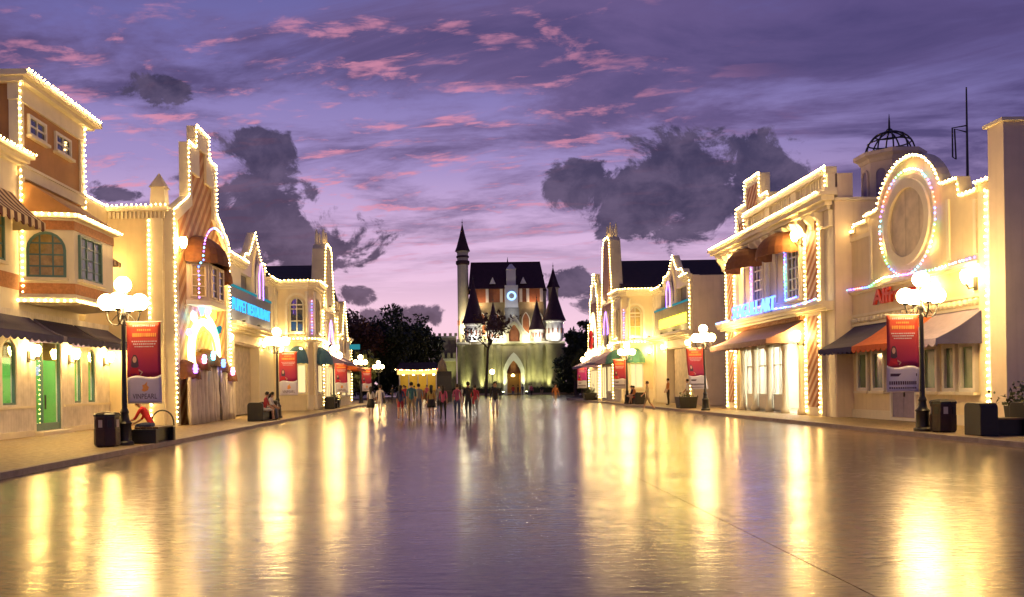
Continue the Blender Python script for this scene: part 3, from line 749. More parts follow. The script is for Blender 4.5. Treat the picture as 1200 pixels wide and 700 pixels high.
# white drapes with brown hoods
for u0, u1, zt, ph in ((-3.7, -2.45, 2.15, 0), (-2.4, -.95, 2.55, 1.3), (-.9, .95, 2.75, 2.2), (1.0, 2.3, 2.5, .6), (2.35, 3.7, 2.1, 1.9)):
    mb = MB(); n = 26
    for i in range(n + 1):
        u = u0 + (u1 - u0) * i / n; w = .30 + .10 * math.sin(i * 1.35 + ph) + .05 * math.sin(i * .6 + ph * 2)
        for k, z in enumerate((.13, .6, 1.2, 1.8, zt)):
            mb.v.append(tuple(f.p(u, w * (1.15 - .18 * k / 4) + .03 * math.sin(k * 2 + i), z)))
    for i in range(n):
        for k in range(4):
            a = i * 5 + k; mb.f.append((a, a + 5, a + 6, a + 1)); mb.m.append(0)
    mb.build('drape', 'drape', B, smooth=True, solid=.03)
    dome_awning(B, Fr(f.p(0, -.1, 0), f.U, f.D), u0 - .05, u1 + .05, zt, zt + .75, .75, 'brown_cloth', 'drape_hood')

# ------------------------------------------------------------------ gothic-gabled shop (both rows)
def gothic_shop(o, f, L, p, zt, zp, door0, door1, side=None):
    gp = [(p - 2.9, zt + .35), (p - 2.5, zt + .75), (p - 1.7, zt + .75), (p - 1.1, zp - 1.15), (p, zp), (p + 1.1, zp - 1.15), (p + 1.7, zt + .75), (p + 2.5, zt + .75), (p + 2.9, zt + .35)]
    wall_holes(o, 'wall', f, 0, L, .1, zt, [(door0, door1, .12, 4.1), (p - 3.6, p - 1.1, zt - 1.55, zt - .5), (p + 1.1, min(p + 3.5, L - .4), zt - 1.55, zt - .5)], 'white_paint', .5)
    mb = MB(); fbox(mb, f, 0, L, -7, -.55, .1, zt - .05); mb.build('body', 'pink_paint', o)
    mb = MB(); fprism(mb, f, [(p - 2.9, zt + .003)] + gp + [(p + 2.9, zt + .003)], -.5, 0); mb.build('gable', 'white_paint', o)
    part(o, 'recess_panel', f, [(p - 3.7, p - 1.0, -.52, -.30, zt - 1.6, zt - .45), (p + 1.0, min(p + 3.6, L - .3), -.52, -.30, zt - 1.6, zt - .45)], 'stone_dark')
    cornice(o, f, 0, L, 4.75, 0, ((.25, .12), (.55, .14), (.9, .16)), name='canopy_ledge')
    mb = MB(); q = arch_pts(p - .85, p + .85, zt - 1.5, zp - 1.0, 'point', 12); i = inset(q, .14); ring_poly(mb, f, q, i, .0, .12); gw = mb.build('gable_niche', 'trim', o)
    mb = MB(); fprism(mb, f, i, .004, .02); mb.build('niche_back', 'stone_dark', gw)
    q2 = arch_pts(p - .5, p + .5, zt - 1.7, zp - 1.9, 'point', 12)
    mb = MB(); ring_poly(mb, f, q2, inset(q2, .10), .12, .34); nn = mb.build('niche_frame', 'castle_white', o)
    mb = MB(); mb.tube([f.p(u, .36, z) for u, z in q2], .03, 6); mb.build('niche_tube', 'bulb_violet', nn)
    mb = MB(); fprism(mb, f, inset(q2, .10), .13, .16); mb.build('niche_panel', 'cream_paint', nn)
    for u in (.25, L - .25):
        part(o, 'pilaster', f, [(u - .25, u + .25, 0, .14, .1, 4.745), (u - .25, u + .25, 0, .14, 5.18, zt - .3)], 'trim')
    cornice(o, f, 0, p - 2.95, zt - .28, 0, ((.12, .10), (.24, .12), (.34, .14)), name='eaves_cornice')
    if p + 2.95 < L - .2: cornice(o, f, p + 2.95, L, zt - .28, 0, ((.12, .10), (.24, .12), (.34, .14)), name='eaves_cornice')
    part(o, 'doorway_back', f, [(door0 - .1, door1 + .1, -.54, -.44, .12, 4.2)], 'door_panel')
    part(o, 'doorway_trim', f, [(door0 - .35, door0, 0, .10, .1, 4.2), (door1, door1 + .35, 0, .10, .1, 4.2), (door0 - .35, door1 + .35, 0, .12, 4.203, 4.5)], 'trim')
    bulbs(o, [[(0, .36, zt + .12), (p - 2.95, .36, zt + .12)] + [(u, .04, z + .03) for u, z in gp] + [(p + 2.95, .36, zt + .12), (L, .36, zt + .12)], [(.05, .2, .4), (.05, .2, zt)]], .26, .038, 'bulb_far', f)
C = thing('gabled_restaurant', (-12, 44, 0), 'gabled restaurant front with glowing blue lettering between striped tower and bay house', 'building')
f = LF(-12.0, 43.9)
gothic_shop(C, f, 13.5, 8.1, 8.75, 11.15, 2.6, 8.3)
sb = part(C, 'sign_board', f, [(1.2, 11.6, .02, .16, 5.35, 7.15)], 'sign_board')
part(sb, 'board_trim', f, [(1.1, 11.7, .0, .20, 7.153, 7.28), (1.1, 11.7, 0, .20, 5.22, 5.347)], 'neon_teal')
text_mesh(C, 'PUPPET RESTAURANT', f, 1.75, 5.92, .95, 'neon_cyan', .20, .03, False, width=9.3)
sconce(C, f, 1.4, .0, 4.35); sconce(C, f, 9.2, .02, 4.35)
D_ = thing('gabled_shop', (16, 57, 0), 'gabled shop front with glowing yellow sign and open doorway', 'building')
f = RF(16.0, 57.0)
gothic_shop(D_, f, 11.0, 5.0, 8.85, 10.9, 1.1, 6.6)
mb = MB(); fbox(mb, CF(16, 57), .02, 7.0, 0, .12, .1, 8.8); mb.build('side_wall', 'pink_paint', D_)
sb = part(D_, 'sign_board', f, [(.4, 10.0, .02, .16, 5.2, 7.15)], 'stone_dark')
part(sb, 'board_trim', f, [(.3, 10.1, 0, .20, 7.153, 7.28)], 'neon_teal')
x_ = .9
for w in (.62, .5, .7, .45, .62, .55, .66, .5, .62, .48, .6):
    mb = MB(); fbox(mb, f, x_, x_ + w, .17, .24, 5.75, 6.40); mb.build('glowing_letter', 'neon_yellow', sb); x_ += w + .10
sconce(D_, f, .6, .02, 4.3); sconce(D_, f, 7.4, .02, 4.3)

# ------------------------------------------------------------------ bay house and spire house (both rows)
def bay_house(o, sgn, Xin, Xout, Yf, L, zt, dome_m, pane):
    ch = .4
    pts = [(Xin, Yf), (Xout - sgn * ch, Yf), (Xout, Yf + ch), (Xout, Yf + L), (Xin, Yf + L)]
    mb = MB(); prism_xy(mb, pts, .1, zt); mb.build('wall', 'cream_paint', o)
    def gr(g): return [(Xin, Yf - g), (Xout - sgn * (ch - g * .4), Yf - g), (Xout + sgn * g, Yf + ch - g * .4), (Xout + sgn * g, Yf + L - .03), (Xin, Yf + L - .03)]
    mb = MB(); prism_xy(mb, gr(.10), zt - .5, zt - .353); prism_xy(mb, gr(.25), zt - .35, zt - .153); prism_xy(mb, gr(.42), zt - .15, zt + .06); mb.build('roof_cornice', 'trim', o)
    mb = MB(); prism_xy(mb, gr(.10), 4.72, 4.857); prism_xy(mb, gr(.24), 4.86, 5.05); mb.build('belt_course', 'trim', o)
    mb = MB(); prism_xy(mb, gr(.06), .1, 1.05); prism_xy(mb, gr(.11), 1.053, 1.15); mb.build('plinth', 'trim', o)
    f0 = CF(Xin, Yf) if sgn > 0 else Fr((Xout - sgn * ch, Yf, 0), (1, 0, 0), (0, -1, 0))
    W = abs(Xout - Xin) - ch; c = 1.5 if sgn > 0 else W - 1.5
    fs = Fr((Xout, Yf, 0), (0, 1, 0), (sgn, 0, 0))
    fcm = Fr((Xout - sgn * ch, Yf, 0), (sgn, 1, 0), (sgn, -1, 0))
    window(o, f0, c - .5, c + .5, 5.35, 7.75, 'round', 2, 3, 'castle_trim', pane, .1, proud=.12)
    q = arch_pts(c - .78, c + .78, 5.1, 8.05, 'round'); mb = MB(); ring_poly(mb, f0, q[1:-1] + [], inset(q, .16)[1:-1], .002, .10)
    for s in (-.7, .7): fbox(mb, f0, c + s - .09, c + s + .09, .002, .12, 5.1, 7.2)
    mb.build('window_surround', 'trim', o)
    window(o, fs, L * .45 - .5, L * .45 + .5, 5.35, 7.75, 'round', 2, 3, 'castle_trim', 'glass_dark', .1, proud=.12)
    window(o, f0, c - .6, c + .6, 1.25, 3.25, 'rect', 2, 1, 'white_frame', 'lit_glass', .09)
    window(o, fs, 1.2, L - .4, 1.25, 3.25, 'rect', 2, 1, 'white_frame', 'lit_glass', .09)
    dome_awning(o, f0, c - .75, c + .75, 3.35, 4.45, .95, dome_m)
    dome_awning(o, fs, 1.0, L - .2, 3.35, 4.45, .95, dome_m)
    for fr2, u in ((f0, .12), (f0, W - .02), (fcm, .55)):
        mb = MB(); b = fr2.p(u, .06, .12)
        mb.lathe(b, [(.17, 0), (.17, .25), (.11, .35), (.10, 4.2), (.16, 4.4), (.16, 4.58)], 10); mb.lathe(b + Vector((0, 0, 4.95)), [(.13, 0), (.09, .2), (.085, zt - 6.1), (.14, zt - 5.75)], 10)
        mb.build('column', 'trim', o, smooth=True)
    g = gr(.46)
    bulbs(o, [[(x, y, zt + .06) for x, y in g[:4]], [(x, y, 4.95) for x, y in gr(.27)[:4]]], .26, .038, 'bulb_far')
    f2 = fcm
    mb = MB(); bulbs(o, [[f2.p(.28, .12, z) for z in (5.3, 7.6)]], .2, .045, ['bulb_violet', 'bulb_blue', 'bulb_pink'], name='coloured_light_string')
    sconce(o, f0, W - .45, .12, 4.15); sconce(o, f0, .45, .12, 4.15)
def hip_roof(o, x0, x1, y0, y1, z0, z1):
    mb = MB(); m_ = (y0 + y1) / 2
    mb.add([(x0, y0, z0), (x1, y0, z0), (x1, y1, z0), (x0, y1, z0), (x0 + .1, m_, z1), (x1 - .1, m_, z1)], [(0, 1, 5, 4), (1, 2, 5), (2, 3, 4, 5), (3, 0, 4), (0, 3, 2, 1)])
    return mb.build('roof', 'roof_dark', o)
Eh = thing('bay_house', (-10.7, 59, 0), 'cream chamfered bay house with arched window and blue dome awnings', 'building')
bay_house(Eh, 1, -12.0, -9.4, 57.45, 3.6, 8.8, 'teal_cloth', 'glass_dark')
mb = MB(); mb.box(-16.5, -9.5, 61.06, 72, .1, 8.7); mb.build('rear_body', 'cream_paint', Eh)
hip_roof(Eh, -16.4, -9.75, 60.9, 73, 8.9, 11.25)
Fh = thing('bay_house', (14.7, 69, 0), 'yellow-lit chamfered bay house with arched window and green dome awnings', 'building')
bay_house(Fh, -1, 16.0, 13.5, 68.0, 3.8, 9.1, 'green_cloth', 'glass_curtain')
mb = MB(); mb.box(14.3, 24, 71.82, 84, .1, 9.0); mb.build('rear_body', 'cream_paint', Fh)
hip_roof(Fh, 14.1, 24.0, 70.5, 84, 9.2, 12.75)

def spire_house(o, sgn, X, Y0, L, c, hw, zw, zs, zt):
    f = Fr((X, Y0, 0), (0, 1, 0), (sgn, 0, 0))
    mb = MB(); fbox(mb, f, 0, L, -4, 0, .1, zw); mb.build('wall', 'white_paint', o)
    cornice(o, f, 0, L, zw, 0, ((.1, .1), (.22, .12)))
    o_ = [(c - hw, zw - .6), (c - hw * .86, zw + .6), (c - hw * .50, zs - .4), (c - hw * .30, zs), (c + hw * .30, zs), (c + hw * .50, zs - .4), (c + hw * .86, zw + .6), (c + hw, zw - .6)]
    mb = MB(); ctr = f.p(c, -.55, 0)
    mb.prism([f.p(u, -.9, z) for u, z in o_], [f.p(u, .06, z) for u, z in o_]); sp = mb.build('spire', 'castle_trim', o)
    i_ = [(c + (u - c) * .70, zw - .4 + (z - zw + .6) * .9) for u, z in o_]
    mb = MB(); fprism(mb, f, i_, .062, .11); mb.build('spire_panel', 'stripe_right' if sgn < 0 else 'cream_paint', sp)
    for du in (-.22, .22):
        for dd in (-.2, -.7):
            mb = MB(); mb.tube([f.p(c + du * hw, dd, zs - .9), f.p(c + du * hw, dd, zs + .4), f.p(c + du * hw, dd, zs + .95), f.p(c + du * hw, dd, zt)], [.17, .15, .11, .02], 6); mb.build('pinnacle', 'trim', sp)
    mb = MB(); q = arch_pts(c - hw * .45, c + hw * .45, 4.9, zw - .3, 'point', 12); ring_poly(mb, f, q, inset(q, .14), .01, .16); w = mb.build('window', 'trim', o)
    mb = MB(); fprism(mb, f, inset(q, .14), .012, .03); mb.build('pane', 'glass_dark', w)
    mb = MB(); mb.tube([f.p(u, .2, z) for u, z in inset(q, .2)[1:-1]], .035, 6); mb.build('window_tube', 'bulb_violet', w)
    awning(o, f, .5, L - .4, .02, 4.4, 1.5, 3.5, 'purple_cloth', .2, .4)
    window(o, f, .8, L * .45, .9, 3.2, 'rect', 3, 1, 'white_frame', 'lit_glass', .1)
    window(o, f, L * .52, L - .6, .3, 3.2, 'rect', 2, 1, 'white_frame', 'lit_glass', .1, sill=False, name='shop_door')
    bulbs(o, [[(u, .1, z + .03) for u, z in o_], [(.05, .1, .4), (.05, .1, zw)], [(L - .05, .1, .4), (L - .05, .1, zw)]], .26, .038, 'bulb_far', f)
    fl = CF(X, Y0)
    for u in (1.0, L - 1.0): sconce(o, f, u, .02, 4.8)
G_ = thing('spire_house', (-9.4, 61.1, 0), 'tall tapered spire house with twin pinnacles beside blue-awning bay house', 'building')
spire_house(G_, 1, -9.4, 61.08, 7.6, 3.3, 3.0, 7.2, 12.3, 13.5)
H_ = thing('spire_house', (13.5, 71.9, 0), 'tall tapered spire house with twin pinnacles beside green-awning bay house', 'building')
spire_house(H_, -1, 13.5, 71.85, 6.2, 2.6, 2.9, 8.4, 14.3, 15.6)
# end houses
I_ = thing('slender_gable_house', (-9.2, 69, 0), 'narrow pale house with slender pointed gable at the end of its row', 'building')
f = LF(-9.2, 68.75)
mb = MB(); fbox(mb, f, 0, 7.5, -6, 0, .1, 5.6); mb.build('wall', 'white_paint', I_)
gq = [(1.2, 5.6), (1.8, 6.4), (2.6, 8.1), (3.2, 8.9), (3.8, 8.1), (4.6, 6.4), (5.2, 5.6)]
mb = MB(); fprism(mb, f, gq, -.5, .05); mb.build('gable', 'castle_trim', I_)
awning(I_, f, .4, 7, .02, 4.0, 1.4, 3.2, 'orange_cloth', .2, .4)
window(I_, f, 2.5, 3.9, 4.4, 6.4, 'point', 1, 1, 'trim', 'glass_curtain', .12)
window(I_, f, .8, 3.2, .9, 3.0, 'rect', 2, 1, 'white_frame', 'lit_glass', .1)
window(I_, f, 4.2, 6.6, .9, 3.0, 'rect', 2, 1, 'white_frame', 'lit_glass', .1)
cornice(I_, f, 0, 1.15, 5.6); cornice(I_, f, 5.25, 7.5, 5.6)
mb = MB(); fbox(mb, f, 6.9, 7.1, .0, .9, 5.0, 5.45); mb.build('hanging_sign', 'neon_teal', I_)
bulbs(I_, [[(0, .1, 5.9), (1.2, .1, 5.9)] + [(u, .1, z) for u, z in gq] + [(5.2, .1, 5.9), (7.5, .1, 5.9)], [(7.4, .1, .5), (7.4, .1, 5.9)]], .26, .038, 'bulb_far', f)
J_ = thing('stepped_end_house', (13.4, 78.2, 0), 'narrow striped house with stepped top at the end of its row', 'building')
f = RF(13.4, 78.15)
mb = MB(); fbox(mb, f, 0, 6.0, -6, 0, .1, 7.5); mb.build('wall', 'white_paint', J_)
so = [(.6, 7.5), (.6, 9.8), (1.4, 9.8), (1.4, 11.0), (2.2, 11.0), (2.2, 12.0), (3.4, 12.0), (3.4, 11.0), (4.2, 11.0), (4.2, 9.8), (5.0, 9.8), (5.0, 7.5)]
mb = MB(); fprism(mb, f, so, -.5, 0); mb.build('stepped_parapet', 'trim', J_)
part(J_, 'striped_panel', f, [(1.0, 4.6, .002, .05, 5.0, 9.3)], 'stripe_right')
q = arch_pts(1.4, 4.2, 4.3, 8.4, 'point', 12); mb = MB(); ring_poly(mb, f, q, inset(q, .2), .052, .2); w = mb.build('window', 'neon_white', J_)
mb = MB(); fprism(mb, f, inset(q, .22), .053, .08); mb.build('pane', 'glass_dark', w)
for k in range(5):
    a = R(40 + 72 * k); mb = MB(); mb.ball(f.p(2.8 + .5 * math.cos(a), .35, 5.8 + .6 * math.sin(a)), .38, 8, 6, 0, (.5, 1, 1)); mb.build('flower_petal', 'print_red', J_, smooth=True)
awning(J_, f, .2, 5.8, .02, 4.3, 1.7, 3.3, 'purple_cloth', .2, .4)
sb = part(J_, 'lit_sign', f, [(.4, 5.6, .05, .25, 4.35, 4.95)], 'neon_white')
window(J_, f, .8, 5.2, .5, 3.0, 'rect', 4, 1, 'white_frame', 'lit_glass', .1)
bulbs(J_, [[(u, .06, z + .03) for u, z in so], [(.05, .1, .4), (.05, .1, 7.5)], [(5.9, .1, .4), (5.9, .1, 7.5)]], .26, .038, 'bulb_far', f)

# ------------------------------------------------------------------ right row, house with the round medallion
K_ = thing('medallion_house', (16.3, 31, 0), 'pale yellow house with arched parapet, round medallion and striped-colour awning', 'building')
f = RF(16.3)
mb = MB(); fbox(mb, f, 25.62, 36.78, -9, -.32, .1, 7.1); mb.build('body', 'pink_paint', K_)
arcp = [(30.4 - 2.27 * math.cos(R(a)), 7.2 + 2.27 * math.sin(R(a))) for a in range(22, 159, 8)]
top = [(25.6, 7.6), (26.4, 7.6), (26.4, 7.38), (27.2, 7.38), (27.35, 8.0), (28.25, 8.0)] + arcp + [(32.95, 8.0), (33.45, 8.0), (33.45, 7.78), (34.4, 7.78), (34.4, 7.55), (36.8, 7.55)]
mb = MB(); fprism(mb, f, [(25.6, .1)] + top + [(36.8, .1)], -.3, 0); mb.build('facade_wall', 'cream_paint', K_)
mb = MB()
for (a, za), (b, zb) in zip(top[:-1], top[1:]):
    a2, b2 = max(a, 25.6), b
    mb.hexa([f.p(a2, -.34, za + .003), f.p(b2 + 1e-3, -.34, zb + .003), f.p(b2 + 1e-3, .10, zb + .003), f.p(a2, .10, za + .003), f.p(a2, -.34, za + .11), f.p(b2 + 1e-3, -.34, zb + .11), f.p(b2 + 1e-3, .10, zb + .11), f.p(a2, .10, za + .11)])
mb.build('coping', 'trim', K_)
part(K_, 'pilaster', f, [(25.6, 26.2, 0, .14, .1, 7.3)], 'trim'); part(K_, 'pilaster', f, [(35.3, 36.8, 0, .2, .1, 7.3)], 'trim')
part(K_, 'panel_mould', f, [(33.1, 33.25, 0, .06, 5.5, 7.6), (35.0, 35.15, 0, .06, 5.5, 7.4), (33.26, 34.99, 0, .05, 7.25, 7.4)], 'trim')
part(K_, 'panel_mould', f, [(27.9, 28.05, 0, .06, 5.5, 7.5), (26.45, 26.6, 0, .06, 5.5, 7.2)], 'trim')
cornice(K_, f, 26.2, 35.3, 5.08, 0, ((.08, .08), (.18, .10)), name='belt_course')
def circ(r, n=40, cu=30.4, cz=7.22): return [(cu + r * math.cos(2 * math.pi * k / n), cz + r * math.sin(2 * math.pi * k / n)) for k in range(n)]
mb = MB(); ring_poly(mb, f, circ(1.52), circ(1.22), .0, .16); ring_poly(mb, f, circ(1.70), circ(1.525), .0, .08); md = mb.build('medallion', 'trim', K_)
mb = MB(); fprism(mb, f, circ(1.22), .004, .05); mb.build('medallion_face', 'stone_tan' if 'stone_tan' in MATS else 'door_panel', md)
CB = ['bulb_cyan', 'bulb_violet', 'bulb_red', 'bulb_blue', 'bulb_green', 'bulb', 'bulb_pink']
bulbs(K_, [[(u, .12, z) for u, z in circ(1.86)] + [(30.4 + 1.86, .12, 7.22)]], .19, .042, CB, f, 'coloured_light_string')
bulbs(K_, [[(35.2, .22, 5.3), (33, .22, 5.22), (31.8, .22, 5.45), (30.4, .22, 5.35), (28.5, .22, 5.28), (26.2, .22, 5.36)]], .19, .042, CB, f, 'coloured_light_string')
bulbs(K_, [[(u, .14, z + .09) for u, z in top], [(25.75, .2, .3), (25.75, .2, 7.5)], [(36.7, .26, .3), (36.7, .26, 7.5)], [(35.4, .26, .3), (35.4, .26, 7.5)]],  .2, .034, 'bulb', f)
text_mesh(K_, 'Alfresco', f, 32.8, 4.52, .78, 'sign_red', .10, .05, True, width=3.4, bold=.02)
mb = MB()
for i in range(30): u = 26.5 + i * .29; mb.ball(f.p(u, .03, 4.02), .12, 8, 5)
fbox(mb, f, 26.3, 35.2, 0, .07, 4.16, 4.26); fbox(mb, f, 26.3, 35.2, 0, .05, 3.80, 3.88); mb.build('scallop_frieze', 'trim', K_)
aw = awning(K_, f, 26.1, 34.6, .02, 3.78, 1.5, 2.86, [('navy_cloth', 26.1), ('lilac_cloth', 26.16), ('orange_cloth', 28.8), ('navy_cloth', 31.7)], .24, .36)
for u0, u1, z0 in ((33.4, 34.3, 1.2), (32.1, 33.1, 1.2), (27.55, 28.3, 1.2), (26.5, 27.35, 1.2), (28.6, 29.6, 1.2)):
    window(K_, f, u0, u1, z0, 2.75, 'rect', 1, 1, 'white_frame', 'glass_green', .12, proud=.12)
mb = MB(); ring_poly(mb, f, arch_pts(29.95, 31.75, .13, 2.75, 'rect'), inset(arch_pts(29.95, 31.75, .13, 2.75, 'rect'), .1), 0, .1); dr = mb.build('door', 'white_frame', K_)
part(dr, 'door_leaf', f, [(30.08, 30.83, .004, .05, .25, 2.62), (30.87, 31.62, .004, .05, .25, 2.62)], 'lilac_cloth')
part(dr, 'door_handle', f, [(30.76, 30.79, .05, .10, 1.0, 1.4)], 'black_iron')
part(K_, 'plinth', f, [(26.2, 29.9, 0, .08, .1, .45)], 'trim'); part(K_, 'plinth', f, [(31.8, 35.3, 0, .08, .1, .45)], 'trim')
sconce(K_, f, 26.55, .02, 4.75, s=1.4); sconce(K_, f, 28.9, .02, 4.7, s=1.0)  # wall lanterns added to give the bright wash on this front
mb = MB(); mb.box(16.1, 22, 24.85, 25.58, .1, 9.1); mb.build('end_wall', 'pink_paint', K_)
mb = MB(); mb.box(16.0, 22.1, 24.75, 25.68, 9.103, 9.2); mb.build('end_wall_coping', 'trim', K_)

# ------------------------------------------------------------------ right row, seagull art shop
L_ = thing('parapet_shop', (15.6, 42, 0), 'white balustraded shop with blue neon lettering and brown hooded windows', 'building')
f = RF(15.6); fs_ = CF(15.6, 34.9)
wall_holes(L_, 'facade_wall', f, 34.9, 48.9, .1, 8.9, [(37.9, 45.9, .14, 3.4)], 'white_paint', .25)
mb = MB(); fbox(mb, f, 34.9, 48.9, -9.5, -3.9, .1, 8.95); fbox(mb, f, 34.9, 48.9, -3.9, -.26, 4.0, 8.95); fbox(mb, f, 34.9, 37.4, -3.9, -.26, .1, 4.0); fbox(mb, f, 46.4, 48.9, -3.9, -.26, .1, 4.0); mb.build('body', 'pink_paint', L_)
room(L_, f, 37.5, 46.3, .15, 3.7, 3.5, 'interior_white', lamps=(38.6, 40.4, 42.6, 44.8), lamp_m='art_lamp')
for u in (38.9, 40.2):
    mb = MB(); fbox(mb, f, u, u + .55, -2.2, -1.8, .15, 1.9)
    for k in range(4): fbox(mb, f, u + .02, u + .53, -1.8, -1.6, .4 + k * .4, .44 + k * .4)
    mb.build('display_cabinet', 'wood_orange', L_)
for u in (37.98, 39.9, 41.9, 43.9, 45.7):
    mb = MB(); mb.lathe(f.p(u + .06, .10, .12), [(.2, 0), (.2, .2), (.13, .3), (.12, 2.9), (.19, 3.1), (.19, 3.3)], 12); mb.build('shop_column', 'trim', L_, smooth=True)
for u0, u1 in ((40.2, 41.85), (42.2, 43.85), (44.2, 45.6)):
    mb = MB(); q = arch_pts(u0, u1, .16, 3.38, 'rect'); ring_poly(mb, f, q, inset(q, .08), -.16, -.06); fbox(mb, f, u0, u1, -.16, -.06, .16, 1.0); w = mb.build('shop_window', 'white_frame', L_)
    mb = MB(); fprism(mb, f, arch_pts(u0 + .08, u1 - .08, 1.0, 3.3, 'rect'), -.12, -.11); mb.build('pane', 'shop_glass', w)
    part(w, 'glazing_bar', f, [((u0 + u1) / 2 - .02, (u0 + u1) / 2 + .02, -.15, -.07, 1.0, 3.3), (u0 + .08, u1 - .08, -.15, -.072, 2.4, 2.45)], 'white_frame')
for a, b in ((35.75, 37.35), (46.5, 48.1)):
    part(L_, 'pilaster', f, [(a, b, 0, .18, .1, 4.5), (a, b, 0, .18, 4.95, 8.6)], 'trim')
    part(L_, 'striped_panel', f, [(a + .22, b - .22, .182, .21, .5, 4.4), (a + .22, b - .22, .182, .21, 5.1, 8.4)], 'stripe_right')
    for k in (a + .1, b - .1):
        bulbs(L_, [[(k, .24, .3), (k, .24, 4.45)], [(k, .24, 5.0), (k, .24, 8.6)]],  .2, .034, 'bulb', f)
cornice(L_, f, 34.9, 48.9, 8.62, .18, ((.12, .14), (.28, .16), (.50, .18), (.62, .14)), name='cornice', ends=1)
for i in range(16):
    u = 35.4 + i * .86
    mb = MB(); mb.prism([f.p(u, .2, 7.95), f.p(u + .26, .2, 7.95), f.p(u + .26, .34, 8.0), f.p(u, .34, 8.0)], [f.p(u, .2, 8.617), f.p(u + .26, .2, 8.617), f.p(u + .26, .62, 8.617), f.p(u, .62, 8.617)]) if False else None
    mb = MB(); pr = [(.18, 8.0), (.30, 8.05), (.36, 8.25), (.55, 8.45), (.60, 8.617), (.18, 8.617)]
    mb.prism([f.p(u, d, z) for d, z in pr], [f.p(u + .24, d, z) for d, z in pr]); mb.build('corbel', 'trim', L_)
part(L_, 'frieze', f, [(34.92, 48.88, .0, .178, 7.95, 8.615)], 'white_paint')
part(L_, 'parapet_base', f, [(34.95, 48.6, -.2, .3, 9.243, 9.55)], 'white_paint')
u = 35.5
while u < 44.7:
    if not any(abs(u - q) < .34 for q in (35.3, 38.5, 41.7, 44.8)): part(L_, 'baluster', f, [(u - .07, u + .07, -.05, .09, 9.553, 10.12)], 'white_paint')
    u += .27
for q in (35.25, 38.5, 41.7, 44.6): part(L_, 'parapet_post', f, [(q - .28, q + .28, -.14, .18, 9.553, 10.12)], 'white_paint')
part(L_, 'parapet_rail', f, [(34.95, 44.9, -.2, .26, 10.123, 10.40)], 'trim')
mb = MB(); mb.box(15.82, 16.45, 34.96, 35.3, 9.085, 10.12); mb.build('parapet_return', 'pink_paint', L_)
so = [(42.6, 9.553), (42.6, 11.1), (43.75, 11.1), (43.75, 12.35), (46.0, 12.35), (46.0, 11.15), (47.4, 11.15), (47.4, 9.553)]
mb = MB(); fprism(mb, f, so, -.75, -.21); mb.build('stepped_tower', 'trim', L_)
part(L_, 'tower_stripes', f, [(44.15, 45.6, -.207, -.18, 10.3, 11.9), (43.2, 46.9, -.207, -.182, 9.7, 10.297)], 'stripe_right')
bulbs(L_, [[(35.0, .30, 10.42), (44.9, .30, 10.42), (44.95, .2, 9.6)], [(35.0, .30, 10.42), (35.0, .3, 9.6)], [(34.5, .84, 9.26), (49.2, .84, 9.26)], [(u, -.17, z + .03) for u, z in so]],  .2, .034, 'bulb', f)
for a in (38.1, 42.6):
    window(L_, f, a, a + 1.4, 5.3, 7.75, 'rect', 3, 5, 'white_frame', 'glass_dark', .09, proud=.14)
    window(L_, f, a + 1.55, a + 2.9, 5.3, 7.75, 'rect', 1, 1, 'pink_paint', 'pink_paint', .09, proud=.10, sill=False, name='shutter')
    dome_awning(L_, Fr(f.p(0, .18, 0), f.U, f.D), a - .15, a + 3.05, 7.45, 8.55, 1.25, 'brown_cloth')
    bulbs(L_, [[(a + 1.47, .2, 7.6), (a + 1.47, .2, 5.3)], [(a + 1.36, .22, 7.5), (a + 1.36, .22, 5.3)], [(a + .1, .22, 5.4), (a + 1.4, .22, 5.35)]], .17, .045, ['bulb_blue', 'bulb_green', 'bulb_violet', 'bulb_blue', 'bulb_cyan'] if a < 40 else ['bulb_violet', 'bulb_blue', 'bulb_violet', 'bulb_pink'], f, 'coloured_light_string')
mb = MB(); mb.lathe(f.p(41.9, .16, 4.96), [(.2, 0), (.2, .2), (.14, .35), (.12, 2.5), (.2, 2.8), (.22, 2.95)], 12); mb.build('engaged_column', 'trim', L_, smooth=True)
cornice(L_, f, 34.95, 48.9, 4.52, 0, ((.30, .10), (.48, .14), (.58, .14)), name='sign_ledge')
mb = MB()
for i in range(46): fbox(mb, f, 37.6 + i * .2, 37.69 + i * .2, .0, .20, 4.34, 4.517)
mb.build('dentil_row', 'brick_band', L_, kind='stuff')
text_mesh(L_, 'SEAGULL ART', f, 46.1, 5.0, .95, 'neon_blue', .52, .04, True, width=6.1, shear=.1)
bulbs(L_, [[(48.6, .6, 4.95), (46.4, .6, 4.97)], [(39.8, .6, 5.0), (37.6, .6, 4.93), (35.2, .6, 5.0)]], .19, .042, ['bulb_cyan', 'bulb_violet', 'bulb_blue', 'bulb_pink'], f, 'coloured_light_string')
mat('brown_canvas', (.30, .16, .14), .8, .15, 4, .2, 60)
awning(L_, f, 37.8, 46.0, .02, 4.33, 1.75, 3.5, 'brown_canvas', .26, .36)
for u, z, p_ in ((37.55, 7.95, 1), (46.3, 7.9, 1), (37.5, 3.55, 1), (46.3, 3.5, 1)): sconce(L_, f, u, .19, z, s=1.5)
part(L_, 'side_wall', fs_, [(.02, 9.4, .0, .1, .1, 8.95)], 'pink_paint')
part(L_, 'side_coping', fs_, [(.0, 9.5, -.25, .2, 8.953, 9.08)], 'trim')
